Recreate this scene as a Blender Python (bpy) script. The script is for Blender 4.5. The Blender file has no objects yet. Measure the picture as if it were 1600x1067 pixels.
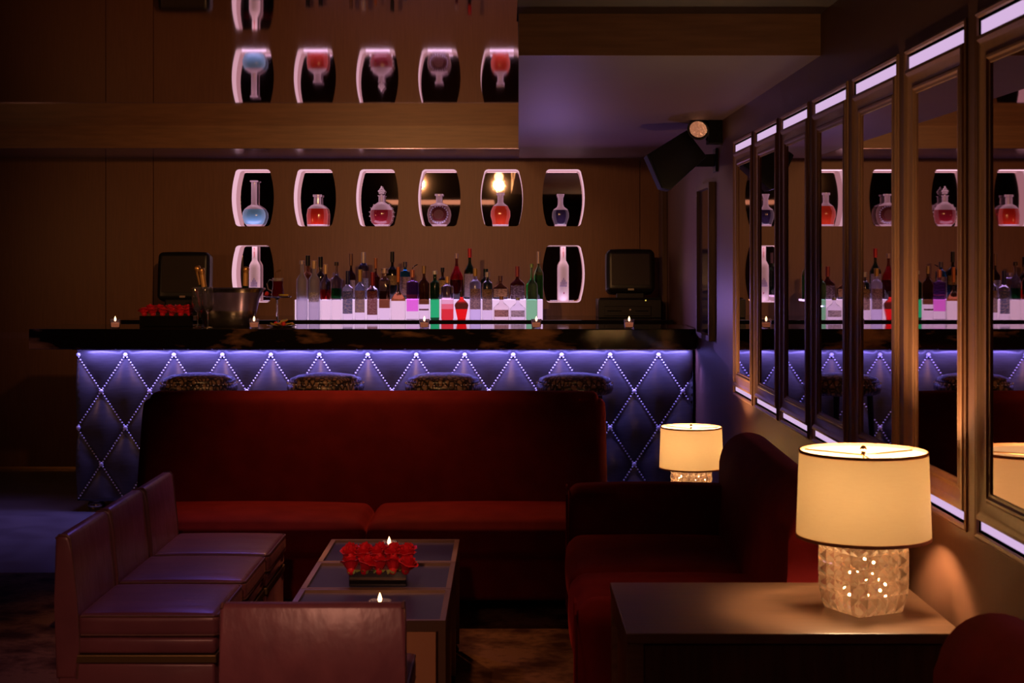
import bpy, bmesh, math, random
from mathutils import Vector, Matrix
from mathutils.geometry import tessellate_polygon
R = random.Random(7)
PI = math.pi
S = bpy.context.scene
C = S.collection
# ---------------------------------------------------------------- camera, world, light, exposure
EYE, F, VX, VY = 1.55, 2400.0, 793.0, 408.0
cam = bpy.data.cameras.new('camera'); co = bpy.data.objects.new('camera', cam); C.objects.link(co)
co.location = (0, 0, EYE); co.rotation_euler = (PI/2, 0, 0)
cam.sensor_width = 36; cam.lens = 36*F/1600
cam.shift_x = (800-VX)/1600; cam.shift_y = -(533.5-VY)/1600
cam.clip_start = .05; cam.dof.use_dof = True; cam.dof.focus_distance = 9.0; cam.dof.aperture_fstop = 9
S.camera = co
w = bpy.data.worlds.new('world'); S.world = w; w.use_nodes = True
w.node_tree.nodes['Background'].inputs[0].default_value = (.05, .02, .015, 1)
w.node_tree.nodes['Background'].inputs[1].default_value = .3
S.view_settings.view_transform = 'Standard'; S.view_settings.look = 'None'
S.view_settings.exposure = 0; S.view_settings.gamma = 1
S.cycles.use_denoising = True; S.cycles.max_bounces = 10; S.cycles.transmission_bounces = 10
S.cycles.sample_clamp_indirect = 3; S.cycles.caustics_refractive = False; S.cycles.caustics_reflective = False
def light(name, kind, loc, e, col, size=.1, size_y=None, aim=None, spot=None, blend=.6):
    l = bpy.data.lights.new(name, kind); l.energy = e; l.color = col
    if kind == 'AREA':
        l.shape = 'RECTANGLE' if size_y else 'SQUARE'; l.size = size
        if size_y: l.size_y = size_y
    else: l.shadow_soft_size = size
    if spot: l.spot_size = math.radians(spot); l.spot_blend = blend
    o = bpy.data.objects.new(name, l); C.objects.link(o); o.location = loc
    if aim is not None:
        o.rotation_euler = (Vector(aim)-Vector(loc)).to_track_quat('-Z', 'Y').to_euler()
    return o
WARM = (1, .46, .17); AMBER = (1, .38, .13); LED = (.24, .20, 1)
# warm and violet ceiling spots without fixtures, plus added fill lights
light('wall_spot', 'SPOT', (-1.0, 6.0, 2.42), 170, WARM, .05, aim=(-1.0, 11.4, 1.5), spot=62, blend=1)
light('wall_spot', 'SPOT', (-.1, 5.6, 2.42), 75, WARM, .05, aim=(.1, 11.4, 1.6), spot=46, blend=1)
light('seat_spot', 'SPOT', (-.75, 7.38, 2.30), 74, AMBER, .02, aim=(-.70, 6.80, .4), spot=74, blend=1)
light('table_spot', 'SPOT', (-.45, 4.3, 2.42), 42, AMBER, .05, aim=(-.45, 5.3, .4), spot=34, blend=.9)
light('chair_spot', 'SPOT', (-.5, 1.2, 2.42), 165, (1, .39, .25), .08, aim=(-.8, 4.1, .30), spot=40, blend=1)
light('room_fill', 'AREA', (-1.0, .0, 2.44), 8, (1, .42, .24), 1.6, 1.6, aim=(-1.0, .01, 0))  # added ambient fill above the camera, not a fixture of the room
light('left_warm_light', 'SPOT', (-4.2, 7.5, 1.75), 21, (1, .42, .15), .06, aim=(-1.8, 10.6, 1.3), spot=88, blend=1)  # warm light from the left; its fixture is unseen and assumed
light('sofa_spot', 'SPOT', (.25, 2.0, 2.42), 20, AMBER, .05, aim=(.95, 2.75, .8), spot=34, blend=1)  # added spot to brighten the sofa in the near corner
light('sofa_spot', 'SPOT', (-.15, 4.6, 2.42), 26, AMBER, .05, aim=(.3, 4.9, .4), spot=44, blend=1)
light('violet_spot', 'SPOT', (-1.3, 7.3, 2.42), 25, (.26, .16, 1), .03, aim=(-1.15, 5.4, 0), spot=60, blend=1)
light('violet_spot', 'SPOT', (-3.2, 9.2, 2.42), 50, (.40, .26, 1), .03, aim=(-3.4, 8.8, 0), spot=70, blend=1)
light('violet_spot', 'SPOT', (.25, 10.25, 1.25), 17, (.46, .26, 1), .004, aim=(1.16, 9.5, 1.5), spot=90, blend=1)  # added violet spot washing the corner wall, no fixture there
light('violet_spot', 'SPOT', (.3, 10.35, 1.22), 17, (.48, .26, .9), .004, aim=(.45, 9.4, 2.4), spot=96, blend=1)  # added violet spot lifting the soffit from below, no fixture there
# under-counter LED tape (behind the counter edge, as in the place)
light('counter_tape', 'AREA', (-.76, 9.45, 1.009), 27, LED, 3.78, .02, aim=(-.76, 9.53, .45))
light('corner_tape', 'SPOT', (1.09, 9.3, .95), 3, LED, .02, aim=(1.16, 9.0, .3), spot=120, blend=1)

# ---------------------------------------------------------------- mesh helpers
def P(px, py, D): return Vector(((px-VX)*D/F, D, EYE-(py-VY)*D/F))
def obj(name, bm, m=None, parent=None, loc=(0,0,0), smooth=False, rot=None):
    me = bpy.data.meshes.new(name)
    if isinstance(bm, bmesh.types.BMesh):
        bmesh.ops.recalc_face_normals(bm, faces=bm.faces)
        bm.to_mesh(me); bm.free()
    else: me = bm
    if m is not None and not me.materials: me.materials.append(m)
    if smooth:
        me.polygons.foreach_set('use_smooth', [True]*len(me.polygons))
        if smooth != 'all':
            try: me.set_sharp_from_angle(angle=math.radians(smooth if smooth is not True else 40))
            except Exception: pass
    o = bpy.data.objects.new(name, me); C.objects.link(o); o.location = loc
    if rot: o.rotation_euler = rot
    if parent: o.parent = parent
    return o
def tag(o, label, cat, group=None, kind=None):
    o['label'] = label; o['category'] = cat
    if group: o['group'] = group
    if kind: o['kind'] = kind
    return o
def thing(name, label, cat, loc=(0,0,0), rz=0, group=None):
    o = bpy.data.objects.new(name, None); C.objects.link(o); o.location = loc; o.rotation_euler = (0,0,rz)
    o.empty_display_size = .1
    return tag(o, label, cat, group)
def struct(name, bm, m, parent=None, **k):
    o = obj(name, bm, m, parent, **k)
    if not parent: o['kind'] = 'structure'
    return o
def dup(o, loc=None, rz=None, label=None, group=None, parent=None):
    c = o.copy(); C.objects.link(c)
    if parent: c.parent = parent
    for ch in list(o.children): dup(ch, parent=c)
    if loc is not None: c.location = loc
    if rz is not None: c.rotation_euler = (0,0,rz)
    if label: c['label'] = label
    if group: c['group'] = group
    return c
def NB(): return bmesh.new()
def box(bm, x0, x1, y0, y1, z0, z1, bev=0, seg=2):
    r = bmesh.ops.create_cube(bm, size=1)
    vs = r['verts']
    for v in vs:
        v.co = Vector(((x0+x1)/2+v.co.x*(x1-x0), (y0+y1)/2+v.co.y*(y1-y0), (z0+z1)/2+v.co.z*(z1-z0)))
    if bev:
        es = list({e for v in vs for e in v.link_edges})
        bmesh.ops.bevel(bm, geom=es, offset=bev, segments=seg, affect='EDGES', profile=.5)
    return bm
def B(*a, **k): return box(NB(), *a, **k)
def rbox(bm, x0, x1, y0, y1, z0, z1, r=.04, n=8, puff=(0,0,0), rs=3, wob=0):
    """cushion: rounded box whose faces swell; puff = swell of x, y, z faces"""
    c = Vector(((x0+x1)/2, (y0+y1)/2, (z0+z1)/2)); h = Vector(((x1-x0)/2, (y1-y0)/2, (z1-z0)/2))
    def ax(hh):
        rr = min(r, hh*.98); a = [-hh+rr*(1-math.cos(PI/2*i/rs)) if i else -hh for i in range(rs)]
        a = [-hh + rr*i/rs for i in range(rs)]
        inner = [(-hh+rr)+(2*(hh-rr))*i/n for i in range(n+1)]
        return a+inner+[-q for q in reversed(a)]
    A = [ax(h.x), ax(h.y), ax(h.z)]
    cache = {}
    def vert(p):
        k = tuple(round(q, 6) for q in p)
        if k in cache: return cache[k]
        v = Vector(p); inn = Vector([max(-(h[i]-min(r,h[i]*.98)), min(h[i]-min(r,h[i]*.98), v[i])) for i in range(3)])
        d = v-inn
        if d.length > 1e-9: v = inn+d.normalized()*max(abs(d.x), abs(d.y), abs(d.z))
        u = [p[i]/h[i] for i in range(3)]
        for i in range(3):
            j, k2 = (i+1)%3, (i+2)%3
            v[i] += puff[i]*u[i]*(1-u[j]**2)**.7*(1-u[k2]**2)**.7 if abs(u[j])<1 and abs(u[k2])<1 else 0
        cache[k] = bm.verts.new(c+v); return cache[k]
    for i in range(3):
        j, k2 = (i+1)%3, (i+2)%3
        for s in (-1, 1):
            for a in range(len(A[j])-1):
                for b in range(len(A[k2])-1):
                    q = []
                    for (aa, bb) in ((a,b),(a+1,b),(a+1,b+1),(a,b+1)):
                        p = [0,0,0]; p[i] = s*h[i]; p[j] = A[j][aa]; p[k2] = A[k2][bb]; q.append(vert(p))
                    if len(set(q)) == 4:
                        try: bm.faces.new(q)
                        except ValueError: pass
    return bm
def lathe(bm, prof, n=20, sx=1, sy=1, cx=0, cy=0, power=2, cap=True, rot=0):
    """revolve (r,z); power>2 squares the section"""
    rings = []
    for r, z in prof:
        if r < 1e-5: rings.append([bm.verts.new((cx, cy, z))]); continue
        ring = []
        for i in range(n):
            a = 2*PI*(i+.5)/n; ca, sa = math.cos(a), math.sin(a)
            k = 1/((abs(ca)**power+abs(sa)**power)**(1/power))
            x, y = r*k*ca*sx, r*k*sa*sy
            ring.append(bm.verts.new((cx+x*math.cos(rot)-y*math.sin(rot), cy+x*math.sin(rot)+y*math.cos(rot), z)))
        rings.append(ring)
    for a, b in zip(rings, rings[1:]):
        for i in range(n):
            j = (i+1)%n
            if len(a) == 1 and len(b) == 1: continue
            if len(a) == 1: bm.faces.new((a[0], b[i], b[j]))
            elif len(b) == 1: bm.faces.new((a[i], a[j], b[0]))
            else: bm.faces.new((a[i], a[j], b[j], b[i]))
    if cap:
        for rg in (rings[0], rings[-1]):
            if len(rg) > 1: bm.faces.new(rg)
    return bm
def prism(bm, pts, y0, y1, bev=0, axis='y', seg=2):
    """pts in (x,z) extruded along y (or (y,z) along x, or (x,y) along z)"""
    def mk(p, t):
        return {'y': (p[0], t, p[1]), 'x': (t, p[0], p[1]), 'z': (p[0], p[1], t)}[axis]
    a = [bm.verts.new(mk(p, y0)) for p in pts]; b = [bm.verts.new(mk(p, y1)) for p in pts]
    fs = [bm.faces.new(a), bm.faces.new(b)]
    n = len(pts)
    for i in range(n): fs.append(bm.faces.new((a[i], a[(i+1)%n], b[(i+1)%n], b[i])))
    if bev:
        es = list(set(fs[0].edges)|set(fs[1].edges))
        bmesh.ops.bevel(bm, geom=es, offset=bev, segments=seg, affect='EDGES', profile=.5)
    return bm
def tube(bm, pts, r=.005, n=6, closed=False):
    pts = [Vector(p) for p in pts]; rings = []
    for i, p in enumerate(pts):
        if closed: t = pts[(i+1)%len(pts)]-pts[i-1]
        else: t = pts[min(i+1, len(pts)-1)]-pts[max(i-1, 0)]
        t.normalize(); up = Vector((0,0,1)) if abs(t.z) < .9 else Vector((1,0,0))
        a = t.cross(up).normalized(); b = t.cross(a)
        rr = r[i] if isinstance(r, (list, tuple)) else r
        rings.append([bm.verts.new(p+a*math.cos(2*PI*k/n)*rr+b*math.sin(2*PI*k/n)*rr) for k in range(n)])
    m = len(rings)
    for i in range(m if closed else m-1):
        A, Bq = rings[i], rings[(i+1)%m]
        for k in range(n): bm.faces.new((A[k], A[(k+1)%n], Bq[(k+1)%n], Bq[k]))
    if not closed: bm.faces.new(rings[0]); bm.faces.new(rings[-1])
    return bm
def poly_holes(bm, outer, holes, to3):
    loops = [outer]+holes
    flat = [p for l in loops for p in l]
    tris = tessellate_polygon([[Vector((p[0], p[1], 0)) for p in l] for l in loops])
    vs = [bm.verts.new(to3(p)) for p in flat]
    for t in tris:
        try: bm.faces.new([vs[i] for i in t])
        except ValueError: pass
    return bm
# ---------------------------------------------------------------- materials
def mat(name, col, rough=.5, metal=0, bump=0, scale=20, stretch=(1,1,1), col2=None, cmix=(.35,.65), detail=4,
        emit=None, es=1, trans=0, ior=1.45, sheen=0, sheen_col=None, coat=0, spec=.5, alpha=1, roughvar=0, coords='Object', aniso=0):
    m = bpy.data.materials.new(name); m.use_nodes = True; nt = m.node_tree; N = nt.nodes; L = nt.links
    b = N['Principled BSDF']
    def si(k, v):
        if k in b.inputs: b.inputs[k].default_value = v
    si('Base Color', (*col, 1)); si('Roughness', rough); si('Metallic', metal); si('IOR', ior)
    si('Transmission Weight', trans); si('Coat Weight', coat); si('Coat Roughness', .05); si('Specular IOR Level', spec); si('Alpha', alpha)
    if sheen: si('Sheen Weight', sheen); si('Sheen Roughness', .35); si('Sheen Tint', (*(sheen_col or col), 1))
    if aniso: si('Anisotropic', aniso)
    if emit: si('Emission Color', (*emit, 1)); si('Emission Strength', es)
    if bump or col2 or roughvar:
        tc = N.new('ShaderNodeTexCoord'); mp = N.new('ShaderNodeMapping'); mp.inputs['Scale'].default_value = stretch
        nz = N.new('ShaderNodeTexNoise'); nz.inputs['Scale'].default_value = scale; nz.inputs['Detail'].default_value = detail
        L.new(tc.outputs[coords], mp.inputs['Vector']); L.new(mp.outputs[0], nz.inputs['Vector'])
        if col2:
            cr = N.new('ShaderNodeValToRGB'); cr.color_ramp.elements[0].position = cmix[0]; cr.color_ramp.elements[1].position = cmix[1]
            cr.color_ramp.elements[0].color = (*col, 1); cr.color_ramp.elements[1].color = (*col2, 1)
            L.new(nz.outputs['Fac'], cr.inputs[0]); L.new(cr.outputs[0], b.inputs['Base Color'])
        if bump:
            bp = N.new('ShaderNodeBump'); bp.inputs['Strength'].default_value = bump; bp.inputs['Distance'].default_value = .01
            L.new(nz.outputs['Fac'], bp.inputs['Height']); L.new(bp.outputs[0], b.inputs['Normal'])
        if roughvar:
            mr = N.new('ShaderNodeMapRange'); mr.inputs[3].default_value = max(0, rough-roughvar); mr.inputs[4].default_value = rough+roughvar
            L.new(nz.outputs['Fac'], mr.inputs[0]); L.new(mr.outputs[0], b.inputs['Roughness'])
    return m
def emis(name, col, s=1):
    m = bpy.data.materials.new(name); m.use_nodes = True; nt = m.node_tree; nt.nodes.clear()
    e = nt.nodes.new('ShaderNodeEmission'); o = nt.nodes.new('ShaderNodeOutputMaterial')
    e.inputs[0].default_value = (*col, 1); e.inputs[1].default_value = s; nt.links.new(e.outputs[0], o.inputs[0]); return m
def zramp(name, stops, rough=.1, trans=1, ior=1.12, spec=.5, axis='Z', gen=False):
    """glass whose tint changes with height: liquid level inside. stops: [(z_m, col)] constant steps"""
    m = mat(name, stops[0][1], rough=rough, trans=trans, ior=ior, spec=spec, coat=.7); nt = m.node_tree; N = nt.nodes; L = nt.links
    tc = N.new('ShaderNodeTexCoord'); sp = N.new('ShaderNodeSeparateXYZ'); cr = N.new('ShaderNodeValToRGB')
    mr = N.new('ShaderNodeMapRange'); mr.inputs[2].default_value = .5
    L.new(tc.outputs['Object'], sp.inputs[0]); L.new(sp.outputs[axis], mr.inputs[0]); L.new(mr.outputs[0], cr.inputs[0])
    E = cr.color_ramp.elements; E[0].position = 0; E[0].color = (*stops[0][1], 1)
    E[1].position = min(1, stops[1][0]/.5 if len(stops) > 1 else 1); E[1].color = (*(stops[1][1] if len(stops) > 1 else stops[0][1]), 1)
    for z, c in stops[2:]: e = E.new(z/.5); e.color = (*c, 1)
    cr.color_ramp.interpolation = 'CONSTANT'
    L.new(cr.outputs[0], N['Principled BSDF'].inputs['Base Color']); return m
M = {}
M['veneer'] = mat('brown wood veneer', (.215,.092,.042), .40, bump=.02, scale=14, stretch=(7,7,.35), col2=(.250,.110,.050), roughvar=.04, spec=.4)
M['veneer_dark'] = mat('dark wood veneer', (.075,.036,.022), .4, bump=.05, scale=9, stretch=(6,6,.5), col2=(.12,.055,.032))
M['veneer_wall'] = mat('satin wall veneer', (.165,.072,.042), .42, bump=.03, scale=9, stretch=(6,6,.3), col2=(.185,.085,.046), roughvar=.05)
M['soffit'] = mat('satin bronze soffit paint', (.20,.11,.10), .48, bump=.01, scale=4, col2=(.22,.125,.11), roughvar=.03)
M['soffit_gloss'] = mat('gloss soffit with painted violet light', (.20,.16,.30), .16, metal=.5, bump=.01, scale=5, roughvar=.04)  # violet light on the soffit is put into its base colour
M['soffit_face'] = mat('soffit veneer', (.20,.09,.04), .4, bump=.03, scale=8, stretch=(.5,5,6), col2=(.26,.12,.055))
M['ceil_unlit'] = mat('unlit ceiling tone', (.04,.022,.015), .6, col2=(.05,.027,.018), scale=3)  # the ceiling's lack of light is put into this dark colour
M['mirror_ceiling'] = mat('bronze mirror ceiling', (.50,.36,.36), .035, metal=1, bump=.008, scale=.8)
M['mirror'] = mat('wall mirror', (.54,.43,.43), .012, metal=1)
M['niche_mirror'] = mat('niche mirror', (.62,.50,.48), .02, metal=1)
M['frame'] = mat('bronze stained frame', (.30,.145,.075), .34, bump=.02, scale=10, stretch=(5,5,.5), col2=(.34,.165,.085), spec=.6)
M['floor'] = mat('polished dark concrete floor', (.14,.12,.12), .34, bump=.05, scale=5, col2=(.19,.165,.16), roughvar=.1)
M['brass'] = mat('brass', (.75,.42,.16), .3, metal=1, bump=.02, scale=30)
M['velvet'] = mat('red velvet', (.120,.005,.007), .8, bump=.10, scale=9, col2=(.155,.008,.009), sheen=.26, sheen_col=(.9,.10,.08), spec=.12)
M['satin'] = mat('plum satin leather', (.13,.045,.060), .36, bump=.30, scale=5, stretch=(1,3,2), col2=(.165,.058,.072), sheen=.12, sheen_col=(.9,.4,.5), spec=.6)
M['piping'] = mat('dark piping', (.10,.045,.04), .4, col2=(.13,.06,.05), scale=60)
M['band'] = mat('antique brass band', (.16,.11,.045), .42, metal=.7, bump=.04, scale=40, stretch=(8,8,1))
M['steel'] = mat('brushed bronze steel', (.42,.29,.19), .33, metal=.9, bump=.03, scale=60, stretch=(1,1,9), aniso=.3)
M['smoke_glass'] = mat('smoked glass top', (.035,.045,.13), .30, spec=.25, roughvar=.04, scale=4)
M['end_steel'] = mat('tan brushed end panel', (.42,.22,.11), .45, metal=.25, bump=.02, scale=50, stretch=(9,1,1))
M['black_plastic'] = mat('black plastic', (.012,.011,.011), .35, bump=.05, scale=200, spec=.5)
M['screen'] = mat('dark screen glass', (.045,.034,.030), .22, spec=.6, col2=(.052,.04,.034), scale=2)
M['black_gloss'] = mat('black lacquer', (.008,.007,.008), .08, spec=.8, col2=(.012,.010,.011), scale=3)
M['pad'] = mat('black satin upholstery', (.060,.052,.050), .34, bump=.06, scale=10, stretch=(1,1,9), col2=(.075,.066,.062), spec=.6)
M['stud'] = mat('pale polished stud', (.9,.84,.86), .25, metal=.35, bump=.02, scale=100)
M['nickel'] = mat('polished silver', (.85,.78,.74), .22, metal=1, bump=.03, scale=12)
M['rubber'] = mat('black rubber', (.015,.014,.014), .7, bump=.1, scale=60)
M['veneer_table'] = mat('walnut table veneer', (.13,.065,.035), .36, bump=.06, scale=8, stretch=(.6,6,6), col2=(.185,.095,.052), roughvar=.07, spec=.6)
M['wax'] = mat('candle wax', (.9,.75,.6), .5, trans=.2, bump=.02, scale=30, emit=(1,.33,.10), es=.3)  # flame light glowing in the wax is set as emission
M['flame'] = emis('candle flame', (1,.50,.18), 14)
M['led'] = emis('led tape glow', (.68,.46,.74), 1.0)
M['niche_lit'] = emis('back lit acrylic', (.72,.40,.50), 1.15)
M['riser_lit'] = emis('lit bottle riser', (.74,.46,.70), 1.15)
M['bulb'] = emis('warm bulb', (1,.62,.3), 30)
M['glass'] = mat('clear glass', (.95,.93,.95), .02, trans=.96, ior=1.45, coat=1)
M['tint_glass'] = mat('violet votive glass', (.55,.50,.80), .12, trans=.85, ior=1.2)
M['black_metal'] = mat('black metal', (.015,.014,.014), .4, metal=.6, bump=.02, scale=100)
M['cloth_mesh'] = mat('speaker grille', (.014,.012,.012), .8, bump=.4, scale=400)
# marble of the counter: dark with brown clouds
mm = mat('dark marble', (.006,.005,.005), .07, spec=.8, col2=(.20,.10,.045), scale=2.6, stretch=(1,1,3.0), cmix=(.55,.66), detail=10); M['marble'] = mm
# rug
def rug_mat():
    m = mat('faded rug', (.07,.03,.018), .95, bump=.5, scale=160, col2=(.20,.10,.055), cmix=(.3,.7), spec=.1); nt = m.node_tree; N = nt.nodes; L = nt.links
    b = N['Principled BSDF']; tc = N.new('ShaderNodeTexCoord')
    v = N.new('ShaderNodeTexVoronoi'); v.inputs['Scale'].default_value = 7; v.feature = 'SMOOTH_F1'
    n2 = N.new('ShaderNodeTexNoise'); n2.inputs['Scale'].default_value = 26; n2.inputs['Detail'].default_value = 6
    L.new(tc.outputs['Object'], v.inputs['Vector']); L.new(tc.outputs['Object'], n2.inputs['Vector'])
    a = N.new('ShaderNodeMath'); a.operation = 'MULTIPLY'; L.new(v.outputs['Distance'], a.inputs[0]); L.new(n2.outputs['Fac'], a.inputs[1])
    cr = N.new('ShaderNodeValToRGB'); e = cr.color_ramp.elements
    e[0].position = .08; e[0].color = (.05,.02,.012,1); e[1].position = .32; e[1].color = (.21,.11,.06,1)
    L.new(a.outputs[0], cr.inputs[0]); L.new(cr.outputs[0], b.inputs['Base Color']); return m
M['rug'] = rug_mat()
def animal_mat():
    m = mat('embossed reptile print', (.03,.016,.012), .3, spec=.7); nt = m.node_tree; N = nt.nodes; L = nt.links
    b = N['Principled BSDF']; tc = N.new('ShaderNodeTexCoord')
    v = N.new('ShaderNodeTexVoronoi'); v.inputs['Scale'].default_value = 38; v.feature = 'DISTANCE_TO_EDGE'
    mp = N.new('ShaderNodeMapping'); mp.inputs['Scale'].default_value = (1,1,.55)
    L.new(tc.outputs['Object'], mp.inputs[0]); L.new(mp.outputs[0], v.inputs['Vector'])
    cr = N.new('ShaderNodeValToRGB'); e = cr.color_ramp.elements
    e[0].position = .05; e[0].color = (.012,.008,.007,1); e[1].position = .25; e[1].color = (.30,.17,.11,1)
    bp = N.new('ShaderNodeBump'); bp.inputs['Strength'].default_value = .7; bp.inputs['Distance'].default_value = .006
    L.new(v.outputs['Distance'], cr.inputs[0]); L.new(cr.outputs[0], b.inputs['Base Color'])
    L.new(v.outputs['Distance'], bp.inputs['Height']); L.new(bp.outputs[0], b.inputs['Normal']); return m
M['reptile'] = animal_mat()
def shade_mat():
    m = bpy.data.materials.new('linen lamp shade'); m.use_nodes = True; nt = m.node_tree; N = nt.nodes; L = nt.links; N.clear()
    o = N.new('ShaderNodeOutputMaterial'); d = N.new('ShaderNodeBsdfDiffuse'); t = N.new('ShaderNodeBsdfTranslucent'); x = N.new('ShaderNodeMixShader')
    tc = N.new('ShaderNodeTexCoord'); nz = N.new('ShaderNodeTexNoise'); mp = N.new('ShaderNodeMapping'); mp.inputs['Scale'].default_value = (1,1,12)
    nz.inputs['Scale'].default_value = 40; cr = N.new('ShaderNodeValToRGB')
    cr.color_ramp.elements[0].color = (.90,.80,.62,1); cr.color_ramp.elements[1].color = (.96,.88,.70,1)
    L.new(tc.outputs['Object'], mp.inputs[0]); L.new(mp.outputs[0], nz.inputs[0]); L.new(nz.outputs['Fac'], cr.inputs[0])
    L.new(cr.outputs[0], d.inputs[0]); L.new(cr.outputs[0], t.inputs[0]); x.inputs[0].default_value = .66
    L.new(d.outputs[0], x.inputs[1]); L.new(t.outputs[0], x.inputs[2]); L.new(x.outputs[0], o.inputs[0]); return m
M['shade'] = shade_mat()
def crystal_mat():
    m = mat('cut crystal', (1,.90,.78), .04, trans=1, ior=1.5); nt = m.node_tree; N = nt.nodes; L = nt.links
    o = N['Material Output']; t = N.new('ShaderNodeBsdfTranslucent'); t.inputs[0].default_value = (1,.86,.70,1)
    x = N.new('ShaderNodeMixShader'); x.inputs[0].default_value = .20
    L.new(N['Principled BSDF'].outputs[0], x.inputs[1]); L.new(t.outputs[0], x.inputs[2]); L.new(x.outputs[0], o.inputs[0]); return m
M['crystal'] = crystal_mat()
def petal_mat():
    m = mat('red petal', (.80,.012,.035), .5, bump=.1, scale=40, sheen=.4, sheen_col=(1,.3,.3), trans=.0); return m
M['petal'] = petal_mat()
M['leaf'] = mat('green leaf', (.10,.16,.03), .5, bump=.1, scale=40, col2=(.18,.24,.06))

# ---------------------------------------------------------------- setting
XL, XR, YB, YF = -4.6, 1.165, 11.43, -2.6
ZS, ZC = 2.315, 2.47
struct('floor', B(XL, XR+.1, YF, YB+.1, -.1, 0), M['floor'])
# back wall: veneer panels with recessed joints, barrel openings for the niches
NW, NH, NS = 66/210, 89/210, 210.0
def barrel(cx, cz, hw, hh, grow=0):
    hw += grow; hh += grow; pts = []; r = .030; tw = hw*.78; n = 12
    def side(t): return tw+(hw-tw)*(1-(t/hh)**2)           # half width at height t
    zs = [-hh+r+(2*(hh-r))*i/n for i in range(n+1)]
    right = [(side(t), t) for t in zs]
    corner = lambda sx, sz: [((side(hh-r)-r)+r*math.cos(a), (hh-r)+r*math.sin(a)) for a in [PI/2*i/4 for i in range(1, 5)]]
    tr = corner(1, 1); pts = right+tr+[(-x, z) for x, z in reversed(tr)]+[(-x, z) for x, z in reversed(right)]
    br = [(x, -z) for x, z in tr]; pts += [(-x, z) for x, z in br]+[(x, z) for x, z in reversed(br)]
    return [(cx+x, cz+z) for x, z in pts]
def pz(py, s=NS): return EYE-(py-VY)/s
def px_(px, s=NS): return (px-VX)/s
NCH = [(395, 309), (492, 309), (589.5, 309), (686.5, 309), (784, 309), (880.5, 309), (395, 428), (880.5, 428)]
niches = [(px_(a), pz(b)) for a, b in NCH]
wall_back = struct('wall_back', B(XL, XR, YB+.22, YB+.3, 0, 2.6), M['veneer_dark'])
seams = [XL, -2.99, -2.635, .985, XR]
for a, b in zip(seams, seams[1:]):
    holes = [barrel(x, z, NW/2, NH/2) for x, z in niches if a < x < b]
    bm = NB(); g = .0025
    poly_holes(bm, [(a+g, .0), (b-g, .0), (b-g, ZS), (a+g, ZS)], holes, lambda p: (p[0], YB, p[1]))
    for xx in (a+g, b-g):
        v = [bm.verts.new(q) for q in ((xx, YB, 0), (xx, YB+.03, 0), (xx, YB+.03, ZS), (xx, YB, ZS))]; bm.faces.new(v)
    obj('wall_panel', bm, M['veneer'], wall_back)
struct('baseboard_back', B(XL, -2.7, YB-.012, YB-.001, 0, .022, bev=.002), M['brass'])
# right wall with recesses for the mirror panels
PITCH, PW = .680, .572
Z0, Z1 = .880, 2.150
panels = [(7.876-k*PITCH-PW, 7.876-k*PITCH) for k in range(9)]
bm = NB()
poly_holes(bm, [(YF, 0), (YB, 0), (YB, 2.7), (YF, 2.7)], [[(a, Z0), (b, Z0), (b, Z1), (a, Z1)] for a, b in panels], lambda p: (XR, p[0], p[1]))
for a, b in panels:
    for (p, q) in (((a,Z0),(b,Z0)), ((b,Z0),(b,Z1)), ((b,Z1),(a,Z1)), ((a,Z1),(a,Z0))):
        bm.faces.new([bm.verts.new(t) for t in ((XR,*p), (XR,*q), (XR+.06,*q), (XR+.06,*p))])
box(bm, XR+.06, XR+.12, YF, YB, 0, 2.7)
struct('wall_right', bm, M['veneer_wall'])
struct('trim_1', B(1.125, XR, 11.18, 11.43, 0, ZS, bev=.004), M['veneer_dark'])
struct('wall_left', B(XL-.1, XL, YF, YB+.3, 0, 2.7), M['veneer_dark'])
struct('wall_rear', B(XL, XR+.1, YF-.1, YF, 0, 2.7), M['veneer_dark'])
# ceilings
bm = NB(); v = [bm.verts.new(q) for q in ((XL, YF, ZC), (.035, YF, ZC), (.035, 5.4, ZC), (.083, 10.43, ZC), (XL, 10.43, ZC))]; bm.faces.new(v)
v2 = [bm.verts.new((q.co.x, q.co.y, ZC+.05)) for q in v]; bm.faces.new(v2)
for i in range(5): bm.faces.new((v[i], v[(i+1)%5], v2[(i+1)%5], v2[i]))
struct('ceiling', bm, M['mirror_ceiling'])
struct('ceiling_front', B(.035, XR+.1, YF, 5.9, ZC, ZC+.1), M['ceil_unlit'])
cb = struct('ceiling_back', B(XL, .083, 10.43, YB+.3, ZS+.002, ZC+.1), M['soffit_face'])
obj('soffit_underside', B(XL, .083, 10.432, YB+.2, ZS-.002, ZS+.0015), M['soffit_gloss'], cb)
struct('ceiling_right', prism(NB(), [(.042, 5.74), (XR, 5.74), (XR, YB+.3), (.083, YB+.3)], ZS, ZC+.1, axis='z'), M['soffit'])
struct('trim_2', B(.042, XR, 5.715, 5.74, ZS, ZC), M['soffit_face'])
# rug
t = obj('rug', B(-4.2, .30, 2.0, 7.60, 0.0005, .010, bev=.003), M['rug']); tag(t, 'large faded brown patterned rug under the chairs, table and sofa', 'rug')

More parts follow.
